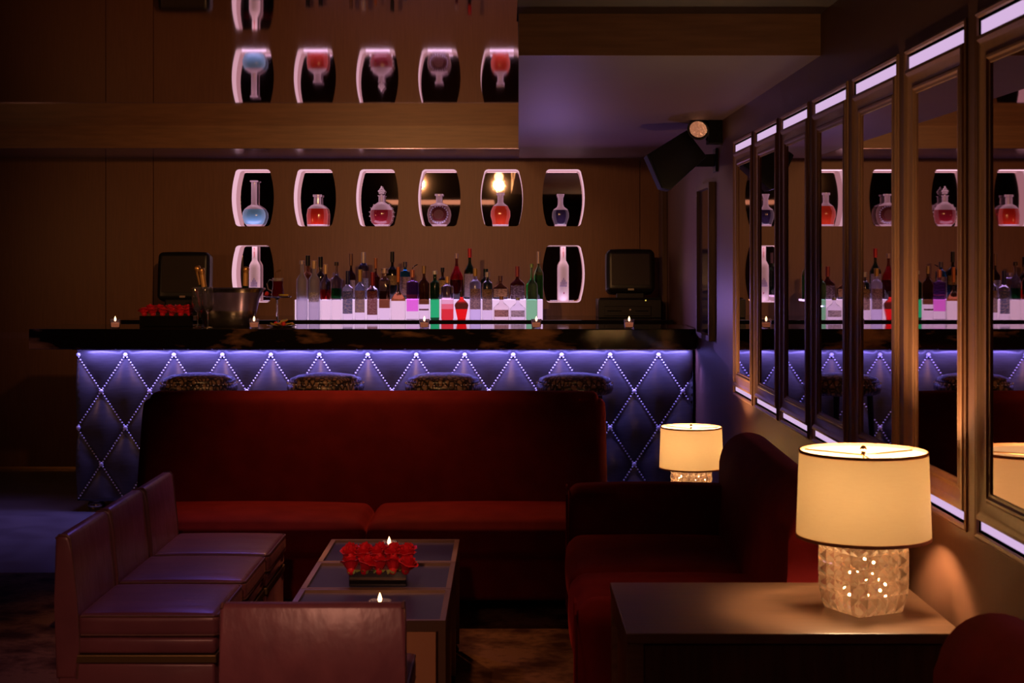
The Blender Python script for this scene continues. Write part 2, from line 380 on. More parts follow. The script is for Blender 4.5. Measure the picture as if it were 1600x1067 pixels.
# ---------------------------------------------------------------- niches
where = ['far left of the upper row', 'second from the left in the upper row', 'third from the left in the upper row',
         'fourth from the left in the upper row', 'fifth from the left in the upper row', 'far right of the upper row',
         'left one of the lower pair', 'right one of the lower pair beside the register']
ND = .19
for (x, z), wh in zip(niches, where):
    t = thing('display_niche', 'backlit barrel-shaped wall niche with mirrored back, '+wh, 'niche', (x, YB, z), group='lit niches in the back wall')
    b0 = barrel(0, 0, NW/2, NH/2); n = len(b0)
    zb = -NH/2+.002
    bm = NB(); bf = NB()
    for i in range(n):
        p, q = b0[i], b0[(i+1)%n]
        tgt = bf if (p[1] < zb+.001 and q[1] < zb+.001) else bm
        tgt.faces.new([tgt.verts.new(c) for c in ((p[0], .003, p[1]), (q[0], .003, q[1]), (q[0], ND, q[1]), (p[0], ND, p[1]))])
    bmesh.ops.remove_doubles(bm, verts=bm.verts, dist=1e-5)
    obj('lit_surround', bm, M['niche_lit'], t)
    if len(bf.faces): obj('niche_floor', bf, M['niche_lit'], t)
    else: bf.free()
    bm = NB(); poly_holes(bm, barrel(0, 0, NW/2+.002, NH/2+.002), [], lambda p: (p[0], ND, p[1]))
    obj('mirror_back', bm, M['niche_mirror'], t)
    bm = NB(); bo = barrel(0, 0, NW/2, NH/2, .004)
    va = [bm.verts.new((p[0], -.002, p[1])) for p in b0]; vb = [bm.verts.new((p[0], -.002, p[1])) for p in bo]; vc = [bm.verts.new((p[0], .004, p[1])) for p in b0]
    for i in range(n):
        j = (i+1)%n; bm.faces.new((va[i], va[j], vb[j], vb[i])); bm.faces.new((va[i], va[j], vc[j], vc[i]))
    obj('rim', bm, M['veneer'], t)

for x, z in niches:
    light('niche_led', 'AREA', (x, YB+.06, z+NH/2-.004), .13, (1,.62,.78), .225, .10, aim=(x, YB+.061, 0))
    light('niche_led', 'AREA', (x, YB+.05, z-NH/2+.006), .10, (.85,.60,1), .18, .05, aim=(x, YB+.08, 9))

# ---------------------------------------------------------------- bottles
def bottle_prof(H, r, nr, sh, nk=None, base=.004, tail=0):
    """H total, r body radius, nr neck radius, sh shoulder start height fraction, nk neck start fraction"""
    nk = nk or min(.97, sh+.16); p = [(0, 0), (r*.90, 0), (r, base+.004)]
    if tail: p[1] = (r*tail, 0); p[2] = (r*tail, .005)
    p += [(r, H*sh)]
    for i in range(1, 7):
        a = i/6; k = (1+math.cos(PI*a))/2
        p.append((nr+(r-nr)*k, H*(sh+(nk-sh)*a)))
    p += [(nr, H*.955), (nr*1.25, H*.957), (nr*1.25, H*.985), (nr*.9, H*.99), (0, H*.99)]
    return p
gl_cache = {}
def bottle(loc, H, r, nr, sh, nk, stops, label, cat='bottle', group=None, cap=None, caph=.03, lab=None, labz=None, rough=.08,
           power=2, sy=1, tail=0, ior=1.12, name='liquor_bottle', lab2=None, trans=1, n=20, topper=None, rz=0, tilt=None):
    t = thing(name, label, cat, loc, rz, group)
    if tilt: t.rotation_euler = tilt
    prof = bottle_prof(H, r, nr, sh, nk, tail=tail)
    obj('body', lathe(NB(), prof, n, sy=sy, power=power), zramp('bottle glass', stops, rough, trans, ior), t, smooth=40)
    if cap:
        obj('cap', lathe(NB(), [(0, H*.985-caph), (nr*1.45, H*.985-caph), (nr*1.45, H*.995), (nr*1.2, H), (0, H)], 14), mat('bottle cap', cap, .35, metal=.3, bump=.02, scale=80), t, smooth=40)
    if topper: topper(t, H, nr)
    if lab:
        z0, z1 = labz; bm = NB(); k = 9
        def ring(z, a): 
            ca, sa = math.cos(a), math.sin(a); q = 1/((abs(ca)**power+abs(sa)**power)**(1/power)); rr = (r+.0015)*q
            return bm.verts.new((rr*ca, rr*sa*sy, z))
        as_ = [-PI/2-1.05+2.1*i/k for i in range(k+1)]
        lo = [ring(z0, a) for a in as_]; hi = [ring(z1, a) for a in as_]
        for i in range(k): bm.faces.new((lo[i], lo[i+1], hi[i+1], hi[i]))
        obj('label', bm, mat('printed label', lab, .55, trans=.35, ior=1.05, col2=lab2 or tuple(c*.45 for c in lab), scale=70, cmix=(.45,.6), stretch=(1,1,2)), t, smooth=True)
    return t
CL = (.93,.90,.96); FR = (.80,.78,.98)
BZ = 1.145          # back bar top
RZ = BZ+.135        # top of lit riser
FS = 2400/10.68     # px per metre at the front bottle row
def front(x0, x1, top, **k):
    s = FS; cx = (x0+x1)/2; H = (499-top)/s; r = (x1-x0)/2/s*.985
    return (Vector(((cx-VX)/s, 10.68, BZ)), H, r)
def back(x0, x1, top, D=10.90):
    s = F/D; cx = (x0+x1)/2; H = EYE-(top-VY)/s-RZ; r = (x1-x0)/2/s
    return (Vector(((cx-VX)/s, D, RZ)), H, r)
G1 = 'bottles in the front row on the back bar'; G2 = 'bottles in the rear row on the lit riser'
def frow(x0, x1, top, nr, sh, nk, stops, label, **k):
    l, H, r = front(x0, x1, top)
    st = [(z*H, c) for z, c in stops]; 
    if 'labz' in k: k['labz'] = (k['labz'][0]*H, k['labz'][1]*H)
    return bottle(l, H, r, nr, sh, nk, st, label, group=G1, **k)
def brow(x0, x1, top, nr, sh, nk, stops, label, D=10.90, **k):
    l, H, r = back(x0, x1, top, D)
    if 'labz' in k: k['labz'] = (k['labz'][0]*H, k['labz'][1]*H)
    return bottle(l, H, r, nr, sh, nk, [(z*H, c) for z, c in stops], label, group=G2, **k)
frow(463, 481, 407, .0125, .66, .80, [(0, FR)], 'frosted white bottle at the left end of the front row', trans=.75, rough=.45, cap=(.5,.4,.5), caph=.02)
frow(482, 500, 407, .0140, .66, .80, [(0, FR)], 'frosted white bottle with small emblem, second in the front row', trans=.75, rough=.45, cap=(.6,.42,.3), caph=.05, lab=(.85,.78,.85), labz=(.30,.46))
frow(500.5, 517, 413, .0105, .66, .80, [(0,(.97,.93,.9)), (.365,(.9,.02,.02)), (.54,(.55,.45,.5))], 'clear bottle with a bright red band', rough=.12, cap=(.75,.5,.3), caph=.06)
frow(517.5, 534, 409, .0105, .66, .80, [(0,(.97,.93,.9)), (.365,(.01,.35,.06)), (.54,(.55,.5,.5))], 'clear bottle with a dark green band and black stopper', rough=.12, cap=(.05,.03,.03), caph=.02)
frow(535, 552, 423, .010, .62, .74, [(0, CL)], 'clear bottle with deep blue label and blue cap', cap=(.03,.03,.12), caph=.09, lab=(.08,.10,.25), labz=(.12,.58), lab2=(.35,.30,.35), rough=.06)
frow(554, 571, 421, .010, .62, .76, [(0, CL)], 'clear bottle with tan label and gold cap', cap=(.55,.36,.10), caph=.08, lab=(.42,.27,.16), labz=(.14,.58), lab2=(.22,.15,.16), rough=.06)
frow(573, 591, 425, .010, .60, .74, [(0, CL)], 'clear bottle with dark crimson label and red cap', cap=(.30,.02,.04), caph=.09, lab=(.20,.04,.03), labz=(.10,.60), lab2=(.35,.14,.10), rough=.06)
frow(592, 610, 419, .017, .74, .82, [(0, CL), (.22,(.20,.07,.03)), (.55, (.60,.42,.38))], 'square clear bottle half full of brown liquor', power=6, rough=.05, cap=(.55,.40,.40), caph=.03)
frow(610.5, 634, 417, .009, .36, .58, [(0,(.97,.92,.9)), (.35,(.28,.09,.03)), (.50,(.75,.45,.22))], 'broad-shouldered bottle with amber neck band and orange cap', rough=.08, cap=(.60,.18,.05), caph=.10, sy=.6)
def spout(t, H, nr):
    obj('pourer', tube(NB(), [(0,0,H-.01), (0,0,H+.01), (.012,0,H+.022), (.035,0,H+.035)], .004), M['nickel'], t, smooth=True)
frow(635, 654, 421, .011, .74, .78, [(0,(.95,.9,.97)), (.16,(.90,.22,.85)), (.50,(.22,.10,.75)), (.74,(.6,.3,.6))], 'violet and pink bottle with a pour spout', rough=.06, tail=1.0, cap=(.6,.22,.15), caph=.05, topper=spout, power=3)
frow(654, 671, 415, .010, .66, .80, [(0,(.93,.88,.95)), (.28,(.14,.05,.02)), (.5,(.20,.09,.04))], 'slim clear bottle with dark brown upper half and short stem', rough=.05, cap=(.40,.25,.12), caph=.05, lab=(.14,.05,.05), labz=(.17,.20))
frow(672, 687, 423, .012, .74, .82, [(0,(.01,.10,.03)), (.04,(.03,.75,.22)), (.40,(.015,.12,.03))], 'emerald green bottle glowing in its lower half', rough=.08, cap=(.75,.72,.75), caph=.02)
frow(689, 709, 432, .011, .74, .84, [(0,(.85,.05,.06)), (.24,(.92,.22,.26)), (.36,(.95,.6,.68)), (.5,(.45,.36,.45))], 'clear bottle fading to red at the bottom', rough=.2, cap=(.75,.42,.15), caph=.04)
frow(709.5, 733, 455, .010, .50, .80, [(0,(.95,.015,.015)), (.36,(.10,.02,.01)), (.58,(.95,.03,.02))], 'squat round ruby red bottle with a dark band', rough=.05, tail=.6, n=8, cap=(.04,.02,.02), caph=.03)
frow(733.5, 752, 419, .012, .70, .80, [(0,(.72,.70,.98))], 'frosted blue bottle with a tall tan label', rough=.35, cap=(.50,.30,.10), caph=.05, lab=(.50,.32,.20), labz=(.20,.60), lab2=(.20,.12,.10))
frow(753, 770, 425, .012, .74, .84, [(0,(.85,.82,.95))], 'pale clear bottle with a tall tan label', rough=.12, cap=(.5,.45,.5), caph=.03, lab=(.50,.32,.20), labz=(.20,.64), lab2=(.20,.12,.10))
frow(771, 796, 463, .012, .48, .80, [(0,(.94,.86,.86))], 'squat dome-shaped clear bottle with orange emblem', rough=.06, sy=.7, cap=(.35,.16,.07), caph=.02, lab=(.55,.25,.18), labz=(.12,.42))
frow(797, 821, 465, .011, .48, .80, [(0,(.90,.88,.98))], 'squat dome-shaped clear bottle with silver emblem', rough=.06, sy=.7, cap=(.5,.5,.5), caph=.015, lab=(.72,.62,.70), labz=(.12,.42))
frow(821.5, 840, 412, .0085, .60, .76, [(0,(.25,.75,.35)), (.70,(.45,.85,.5))], 'light green wine-shaped bottle at the right end of the front row', rough=.05, cap=(.30,.5,.2), caph=.02)
brow(473, 489, 399, .011, .50, .68, [(0,(.5,.18,.08))], 'amber spirit bottle with black cap behind the frosted pair', cap=(.01,.01,.01), caph=.07)
brow(493, 509, 401, .011, .52, .68, [(0,(.06,.03,.02))], 'dark bottle with black cap and neck behind the red-banded bottle', cap=(.012,.01,.01), caph=.07)
brow(512, 537, 426, .015, .72, .84, [(0,(.70,.62,.9))], 'low wide lavender-tinted bottle behind the green-banded bottle', power=4, sy=.5, cap=(.3,.2,.3), caph=.02, rough=.2)
brow(541, 556, 396, .009, .50, .66, [(0,(.05,.015,.02))], 'dark wine bottle with pale label behind the blue-labelled bottle', cap=(.20,.10,.07), caph=.08, lab=(.62,.50,.58), labz=(.05,.42), lab2=(.4,.3,.36), D=10.86)
brow(559, 577, 394, .011, .68, .80, [(0,(.55,.50,.80)), (.6,(.12,.11,.30))], 'tall pale bottle with blue shoulders and silver neck', cap=(.6,.5,.5), caph=.09, lab=(.45,.45,.72), labz=(.05,.45), D=10.87)
brow(580, 594, 403, .008, .50, .66, [(0,(.15,.02,.015))], 'dark red bottle with orange capsule in the rear row', cap=(.42,.14,.05), caph=.07)
brow(603, 623, 393, .010, .58, .72, [(0,(.012,.010,.009))], 'black bottle with gold shield label', trans=.2, cap=(.01,.01,.01), caph=.07, lab=(.45,.28,.09), labz=(.30,.50), D=10.9)
brow(625, 641, 409, .010, .72, .80, [(0,(.02,.22,.55))], 'bright blue square bottle behind the violet one', power=4, cap=(.10,.08,.10), caph=.035, lab=(.55,.35,.36), labz=(.1,.6), D=10.87)
brow(685, 698, 418, .009, .62, .74, [(0,(.06,.03,.01))], 'dark bottle with flat black stopper and gold label', cap=(.01,.01,.01), caph=.03, lab=(.60,.35,.08), labz=(.15,.60), lab2=(.3,.17,.04))
brow(703, 724, 396, .0095, .42, .80, [(0,(.16,.01,.02)), (.42,(.75,.02,.04)), (.72,(.35,.10,.12))], 'tall conical red bottle with scarlet shoulders', cap=(.45,.30,.30), caph=.03)
brow(725, 743, 388, .010, .52, .74, [(0,(.02,.07,.03))], 'dark green bottle with red capsule and white label', cap=(.55,.03,.04), caph=.06, lab=(.60,.48,.56), labz=(.05,.50), lab2=(.4,.3,.35))
brow(751, 767, 420, .012, .60, .78, [(0,(.012,.02,.012))], 'short black bottle behind the tan-labelled pair', trans=.3, cap=(.01,.02,.015), caph=.05)
brow(770, 794, 431, .011, .42, .72, [(0,(.25,.09,.03))], 'round amber flask with copper disc label', sy=.5, cap=(.12,.05,.03), caph=.035, lab=(.55,.30,.14), labz=(.10,.45))
brow(797, 820, 416, .011, .44, .66, [(0,(.16,.03,.02))], 'dark round-shouldered bottle with red neck and black label', cap=(.30,.05,.04), caph=.07, lab=(.10,.06,.07), labz=(.03,.42), lab2=(.35,.25,.3), sy=.6)
brow(834, 849, 393, .0085, .52, .72, [(0,(.05,.40,.10)), (.5,(.30,.45,.2))], 'tall slender green bottle with pale capsule at the right end of the rear row', cap=(.55,.40,.35), caph=.08, rough=.05)
# niche decanters: stand on the niche floor
NG = 'decanters shown in the lit niches'
def nb(i, px, top, wid, bot=352.5): 
    s = F/(YB+.125); x, z = niches[i]; zf = z-NH/2+.003
    return Vector(((px-VX)/s, YB+.125, zf)), (EYE-(top-VY)/s)-zf, wid/2/s
def decanter(i, px, top, wid, prof, stops, label, sy=.55, rough=.05, power=2, stop=None, extra=None, ior=1.35, glass=True):
    l, H, r = nb(i, px, top, wid)
    t = thing('decanter', label, 'decanter', l, 0, NG)
    bm = lathe(NB(), [(a*r, b*H) for a, b in prof], 28, sy=sy, power=power)
    if stops:
        c, zl = stops
        m = zramp('decanter glass and liquor', [(0, (.92,.80,.95)), (.012, c), (zl*H, (.80,.66,.84))], .12, .35, 1.3, .8)
    else: m = mat('decanter glass', (.92,.80,.95), .08, trans=.5, ior=1.3, coat=1)
    obj('body', bm, m, t, smooth=35)
    if extra: extra(t, H, r)
    return t
rnd = lambda: [(0,0), (.55,0), (.62,.02)]
decanter(0, 397, 282, 37, [(0,0),(.55,0),(.62,.01),(.85,.08),(1,.2),(.97,.30),(.8,.38),(.5,.44),(.28,.47),(.24,.5),(.24,.96),(.36,.97),(.34,1),(0,1)], ((.22,.60,.95), .37), 'long-necked clear decanter of pale blue spirit')
decanter(1, 496, 304, 34, [(0,0),(.92,0),(.95,.05),(1,.35),(.9,.55),(.65,.64),(.34,.70),(.32,.92),(.42,.93),(.42,1),(0,1)], ((.60,.03,.012), .55), 'broad flat decanter of red cognac with short neck')
def spikes(t, H, r):
    bm = NB()
    for k in range(15):
        a = -PI*.28+PI*1.56*k/14
        if abs(a-PI/2) < .42: continue
        c = Vector((math.cos(a)*r*.98, 0, H*.30+math.sin(a)*r*1.0)); d = Vector((math.cos(a), 0, math.sin(a))); u = Vector((-d.z, 0, d.x))
        w_ = .006; b4 = [bm.verts.new(c+u*w_+Vector((0,w_,0))), bm.verts.new(c+u*w_-Vector((0,w_,0))), bm.verts.new(c-u*w_-Vector((0,w_,0))), bm.verts.new(c-u*w_+Vector((0,w_,0)))]
        ap = bm.verts.new(c+d*.014)
        for q in range(4): bm.faces.new((b4[q], b4[(q+1)%4], ap))
        bm.faces.new(b4)
    obj('crystal_spikes', bm, mat('crystal spikes', (.96,.9,1), .1, trans=.6, ior=1.3), t)['kind'] = 'stuff'
    bm = NB()
    for z, q, dxs in ((.77,.009,(0,)), (.815,.012,(-1,0,1)), (.86,.013,(-1.3,0,1.3)), (.905,.010,(-.9,.9)), (.93,.012,(0,)), (.97,.008,(0,))):
        for dx in dxs:
            bmesh.ops.create_uvsphere(bm, u_segments=8, v_segments=6, radius=q*.85, matrix=Matrix.Translation((dx*q*.95, 0, H*z)))
    obj('stopper', bm, mat('crystal stopper', (.96,.85,1), .12, trans=.35, ior=1.3, coat=1), t, smooth=True)
decanter(2, 596, 290, 36, [(0,0),(.55,0),(.60,.02),(.88,.10),(1,.27),(.95,.40),(.7,.52),(.36,.58),(.26,.60),(.26,.73),(.32,.74),(.32,.76),(0,.76)], ((.30,.015,.03), .40), 'round spiked crystal decanter with ornate stopper', extra=spikes)
def medal(t, H, r):
    bm = NB(); bmesh.ops.create_circle(bm, segments=24, radius=r*.42, cap_ends=True, matrix=Matrix.Translation((0,0,0)) @ Matrix.Rotation(PI/2, 4, 'X'))
    obj('medallion', bm, mat('dark medallion', (.09,.015,.02), .5, metal=.0, bump=.4, scale=60), t, loc=(0, -r*.62, H*.36))
    bm = NB()
    for k in range(22):
        a = 2*PI*k/22; c = Vector((math.cos(a)*r*.74, -r*.44, H*.36+math.sin(a)*r*.70))
        bmesh.ops.create_icosphere(bm, subdivisions=1, radius=.007, matrix=Matrix.Translation(c))
    obj('facets', bm, mat('facet crystal', (.75,.65,1), .1, trans=.6, ior=1.3), t)
decanter(3, 686, 303, 37, [(0,0),(.55,0),(.58,.02),(.88,.14),(1,.36),(.93,.52),(.7,.66),(.3,.72),(.25,.75),(.25,.93),(.36,.94),(.36,1),(0,1)], ((.14,.03,.03), .62), 'round flat decanter with radiating facets and dark medallion', extra=medal)
decanter(4, 782, 301, 31, [(0,0),(.80,0),(.82,.04),(.84,.14),(1,.30),(.98,.45),(.75,.60),(.38,.68),(.30,.72),(.30,.92),(.42,.93),(.42,1),(0,1)], ((.72,.06,.02), .60), 'oval decanter of glowing orange-red liquor on a glass foot')
decanter(5, 876, 303, 26, [(0,0),(.68,0),(.70,.05),(1,.28),(.98,.42),(.85,.52),(.42,.60),(.30,.68),(.30,.86),(.46,.98),(.46,1),(0,1)], ((.03,.02,.06), .50), 'small vase-shaped decanter of dark liquor with flared neck')
def tallfrost(i, px, lab):
    s = F/(YB+.125); x, z = niches[i]; zf = z-NH/2+.003; l = Vector(((px-VX)/s, YB+.125, zf))
    H = NH-.010
    t = thing('frosted_bottle', lab, 'bottle', l, 0, 'tall frosted bottles in the lower niches')
    fm = mat('frosted white glass', (.97,.86,.90), .5, trans=.12, ior=1.15)
    obj('body', lathe(NB(), [(0,0),(.040,0),(.042,.01),(.042,H*.60),(.040,H*.66),(.030,H*.71),(.0215,H*.745),(.0205,H*.78),(.0205,H),(0,H)], 24), fm, t, smooth=40)
    obj('neck_lettering', B(-.004, .004, -.0225, -.0215, H*.80, H*.98), mat('red neck print', (.75,.15,.20), .6, col2=(.9,.7,.75), scale=120, cmix=(.4,.6)), t)
    bm = NB(); 
    for k in range(5): box(bm, -.022+k*.010, -.015+k*.010, -.0445, -.0435, H*.30, H*(.36+.035*(2-abs(k-2))))
    box(bm, -.026, .026, -.0445, -.0435, H*.275, H*.295)
    obj('printed_crest', bm, mat('violet crest print', (.35,.30,.62), .6, col2=(.5,.45,.75), scale=90), t)
    obj('small_mark', B(.000, .008, -.0445, -.0435, H*.14, H*.17), mat('red mark', (.5,.1,.25), .6), t)
tallfrost(6, 398, 'tall frosted white bottle in the lower left niche')
tallfrost(7, 880, 'tall frosted white bottle in the lower right niche by the register')

# ---------------------------------------------------------------- back bar
t = thing('back_bar', 'dark back bar cabinet with black top under the bottles', 'cabinet', (0,0,0))
obj('body', B(-2.62, 1.10, 10.62, 11.42, 0, BZ-.03), M['veneer_dark'], t)
obj('countertop', B(-2.66, 1.14, 10.56, 11.42, BZ-.03, BZ, bev=.004), M['black_gloss'], t)
for k in range(6): 
    d = obj('cabinet_door', B(-2.58+k*.61, -2.58+k*.61+.59, 10.60, 10.62, .12, BZ-.06, bev=.004), M['veneer_dark'], t)
    obj('door_handle', B(-2.58+k*.61+.53, -2.58+k*.61+.545, 10.585, 10.60, .7, .85, bev=.003), M['nickel'], d)
t = thing('bottle_riser', 'glowing white stepped riser behind the front bottles', 'riser', (0,0,BZ+.0005))
rx0, rx1 = px_(461, F/10.76), px_(848, F/10.76)
obj('lit_front', B(rx0, rx1, 10.76, 10.785, 0, .134), M['riser_lit'], t)
obj('lit_top', B(rx0, rx1, 10.786, 11.05, .120, .134), mat('milky acrylic', (.8,.7,.85), .3, trans=.3, emit=(.7,.5,.9), es=1.6), t)
obj('end_panel', B(rx0-.008, rx0-.001, 10.76, 11.05, 0, .134), M['nickel'], t)

# ---------------------------------------------------------------- bar
YP = F/252           # upholstered front plane
bar = thing('bar_counter', 'long bar with dark marble top and diamond-tufted studded black front', 'bar', (0,0,0))
bx0, bx1 = -2.667, 1.146
zt, zb = 1.0, .0666
obj('body', B(bx0+.02, bx1, YP+.005, 9.98, zb, zt), M['veneer_dark'], bar)
slab = obj('marble_top', B(-2.912, 1.148, 9.34, 10.05, 1.013, 1.1378, bev=.006), M['marble'], bar)
X0, LX, Z00, LZ = -2.667, .3002, .9706, .2262
def pad(cx, cz, lo, hi, x0, x1, n=10):
    bm = NB(); g = {}
    for i in range(n+1):
        for j in range(n+1):
            a, b = -1+2*i/n, -1+2*j/n
            x, z = cx+LX/2*(a+b)/2*1.0, cz+LZ*(a-b)/2
            h = .036*((1-a*a)*(1-b*b))**.88
            x2, z2 = min(x1, max(x0, x)), min(hi, max(lo, z))
            g[i, j] = bm.verts.new((x2-cx, -h, z2-cz))
    for i in range(n):
        for j in range(n):
            try: bm.faces.new((g[i,j], g[i+1,j], g[i+1,j+1], g[i,j+1]))
            except ValueError: pass
    bmesh.ops.remove_doubles(bm, verts=bm.verts, dist=1e-5)
    me = bpy.data.meshes.new('diamond_pad'); bmesh.ops.recalc_face_normals(bm, faces=bm.faces); bm.to_mesh(me); bm.free()
    me.materials.append(M['pad']); me.polygons.foreach_set('use_smooth', [True]*len(me.polygons))
    return me
shared = {}
for r in range(5):
    for i in range(-1, 14):
        cx = X0+LX*i+(LX/2 if r % 2 == 0 else 0); cz = Z00-LZ*r
        if cx+LX/2 <= bx0+.01 or cx-LX/2 >= bx1-.01: continue
        full = cx-LX/2 >= bx0-.001 and cx+LX/2 <= bx1+.001
        key = ('e', r) if full and r in (0, 4) else ('f',) if full else ('c', r, i)
        if key not in shared: shared[key] = pad(cx, cz, zb, zt, bx0, bx1)
        obj('diamond_pad', shared[key], None, bar, loc=(cx, YP, cz))
# cover strip behind pads
obj('backing_board', B(bx0, bx1, YP, YP+.004, zb, zt), M['pad'], bar)
sb = NB(); bmesh.ops.create_uvsphere(sb, u_segments=12, v_segments=6, radius=.0145)
for v in sb.verts: v.co.y *= .7
sme = None
for r in range(5):
    for i in range(-1, 14):
        x = X0+LX*i+(LX/2 if r % 2 else 0); z = Z00-LZ*r
        if x < bx0-.01 or x > bx1-.03 or r == 4: continue
        x = max(x, bx0+.009)
        if sme is None: o = obj('button_stud', sb, M['stud'], bar, loc=(x, YP-.010, z), smooth='all'); sme = o.data
        else: obj('button_stud', sme, None, bar, loc=(x, YP-.010, z))
bm = NB(); K = 14
def nail(bm, x, z, y, r=.0064):
    rg = [bm.verts.new((x+r*math.cos(a), y, z+r*math.sin(a))) for a in [2*PI*k/6 for k in range(6)]]
    r2 = [bm.verts.new((x+.7*r*math.cos(a), y-r*.6, z+.7*r*math.sin(a))) for a in [2*PI*k/6 for k in range(6)]]
    ap = bm.verts.new((x, y-r*.95, z))
    for k in range(6):
        j = (k+1)%6; bm.faces.new((rg[k], rg[j], r2[j], r2[k])); bm.faces.new((r2[k], r2[j], ap))
for r in range(4):
    for i in range(-1, 14):
        x = X0+LX*i+(LX/2 if r % 2 else 0); z = Z00-LZ*r
        for s in (-1, 1):
            for k in range(1, K):
                xx, zz = x+s*LX/2*k/K, z-LZ*k/K
                if bx0+.004 < xx < bx1-.02 and zz > zb+.004: nail(bm, xx, zz, YP-.009)
o = obj('nailheads', bm, M['stud'], bar, smooth='all'); o['kind'] = 'stuff'
for fx in (-2.57, .4): 
    obj('bun_foot', lathe(NB(), [(.02,0),(.045,0),(.052,.01),(.055,.03),(.045,.05),(.03,.056),(.035,.0664),(0,.0664)], 20), M['nickel'], bar, loc=(fx, YP+.08, 0), smooth=40)
obj('led_channel', B(bx0, bx1, 9.41, 9.43, 1.006, 1.013), M['nickel'], bar)

# bar stools
st = thing('bar_stool', 'round reptile-print bar stool, first from the left behind the red sofa', 'stool', (0,0,0), group='bar stools')
obj('seat', lathe(NB(), [(0,.775),(.19,.775),(.215,.785),(.225,.81),(.222,.835),(.210,.845),(.212,.850),(.205,.868),(.16,.886),(.09,.896),(0,.899)], 36), M['reptile'], st, smooth=60)
bm = NB()
for k in range(44):
    a = 2*PI*k/44; bmesh.ops.create_icosphere(bm, subdivisions=1, radius=.0045, matrix=Matrix.Translation((.222*math.cos(a), .222*math.sin(a), .842)))
obj('nailhead_trim', bm, M['stud'], st, smooth='all')
for k in range(4):
    a = PI/4+k*PI/2; obj('leg', tube(NB(), [(.16*math.cos(a), .16*math.sin(a), .776), (.20*math.cos(a), .20*math.sin(a), 0)], [.018, .013], 8), M['black_metal'], st, smooth=True)
obj('foot_ring', tube(NB(), [(.187*math.cos(a), .187*math.sin(a), .27) for a in [2*PI*k/24 for k in range(24)]], .009, 6, closed=True), M['nickel'], st, smooth=True)
sl = [(311, 'round reptile-print bar stool, first from the left behind the red sofa'), (509, 'round reptile-print bar stool, second from the left behind the red sofa'),
      (693, 'round reptile-print bar stool, third from the left behind the red sofa'), (898, 'round reptile-print bar stool at the right end, near the corner lamp')]
for i, (x, lb) in enumerate(sl):
    l = ((x-VX)/268, F/268, 0)
    if i == 0: st.location = l
    else: dup(st, l, i*.4, lb)

# ---------------------------------------------------------------- red sofa in front of the bar
ZCUSH = .40
def feet(t, pts, h=.07):
    for x, y in pts: obj('foot', lathe(NB(), [(0,0),(.018,0),(.026,h),(0,h)], 12), M['black_gloss'], t, loc=(x, y, .0), smooth=40)
def back_mesh(x0, x1, z0, z1, th, lean, r=.10, nx=24, nz=14):
    """upright back: rounded top corners seen from the front, rounded edges, leaning away (+y)"""
    bm = NB(); rbox(bm, x0, x1, 0, th, z0, z1, r=.055, n=14, puff=(0,.03,0))
    for v in bm.verts:
        x, y, z = v.co; 
        for sx, ex in ((-1, x0), (1, x1)):       # round the top corners in x-z
            cx = ex-sx*r; cz = z1-r
            if (x-cx)*sx > 0 and z > cz:
                dx, dz = (x-cx), (z-cz); m_ = max(abs(dx), abs(dz)); l = math.hypot(dx, dz)
                if l > 1e-6: dx, dz = dx*m_/l, dz*m_/l
                x, z = cx+dx, cz+dz
        v.co = (x, y+(z-z0)*lean, z)
    return bm
sofa = thing('sofa', 'long low red velvet sofa with tall back, set before the bar', 'sofa', (-.636, 6.60, .0105))
hw = 1.105
obj('back', back_mesh(-hw, hw, .12, .915, .17, .32, r=.075), M['velvet'], sofa, loc=(0, .45, 0), smooth='all')
split = (572-VX)/360+.636
for a, b in ((-hw, split-.004), (split+.004, hw)):
    c = obj('seat_cushion', rbox(NB(), a, b, 0, .60, .26, .415, r=.05, n=14, puff=(.006,.012,.022)), M['velvet'], sofa, smooth='all')
    obj('cushion_piping', tube(NB(), [(a+.03, .001, .285), (a+.015,.006,.30), (b-.015,.006,.30), (b-.03,.001,.285)][1:3], .004), M['velvet'], c, smooth=True)
obj('base', rbox(NB(), -hw, hw, .015, .85, .075, .262, r=.025, n=12, puff=(0,.004,0)), M['velvet'], sofa, smooth='all')
feet(sofa, [(-1, .1), (1, .1), (-1, .75), (1, .75), (0, .1)], .076)

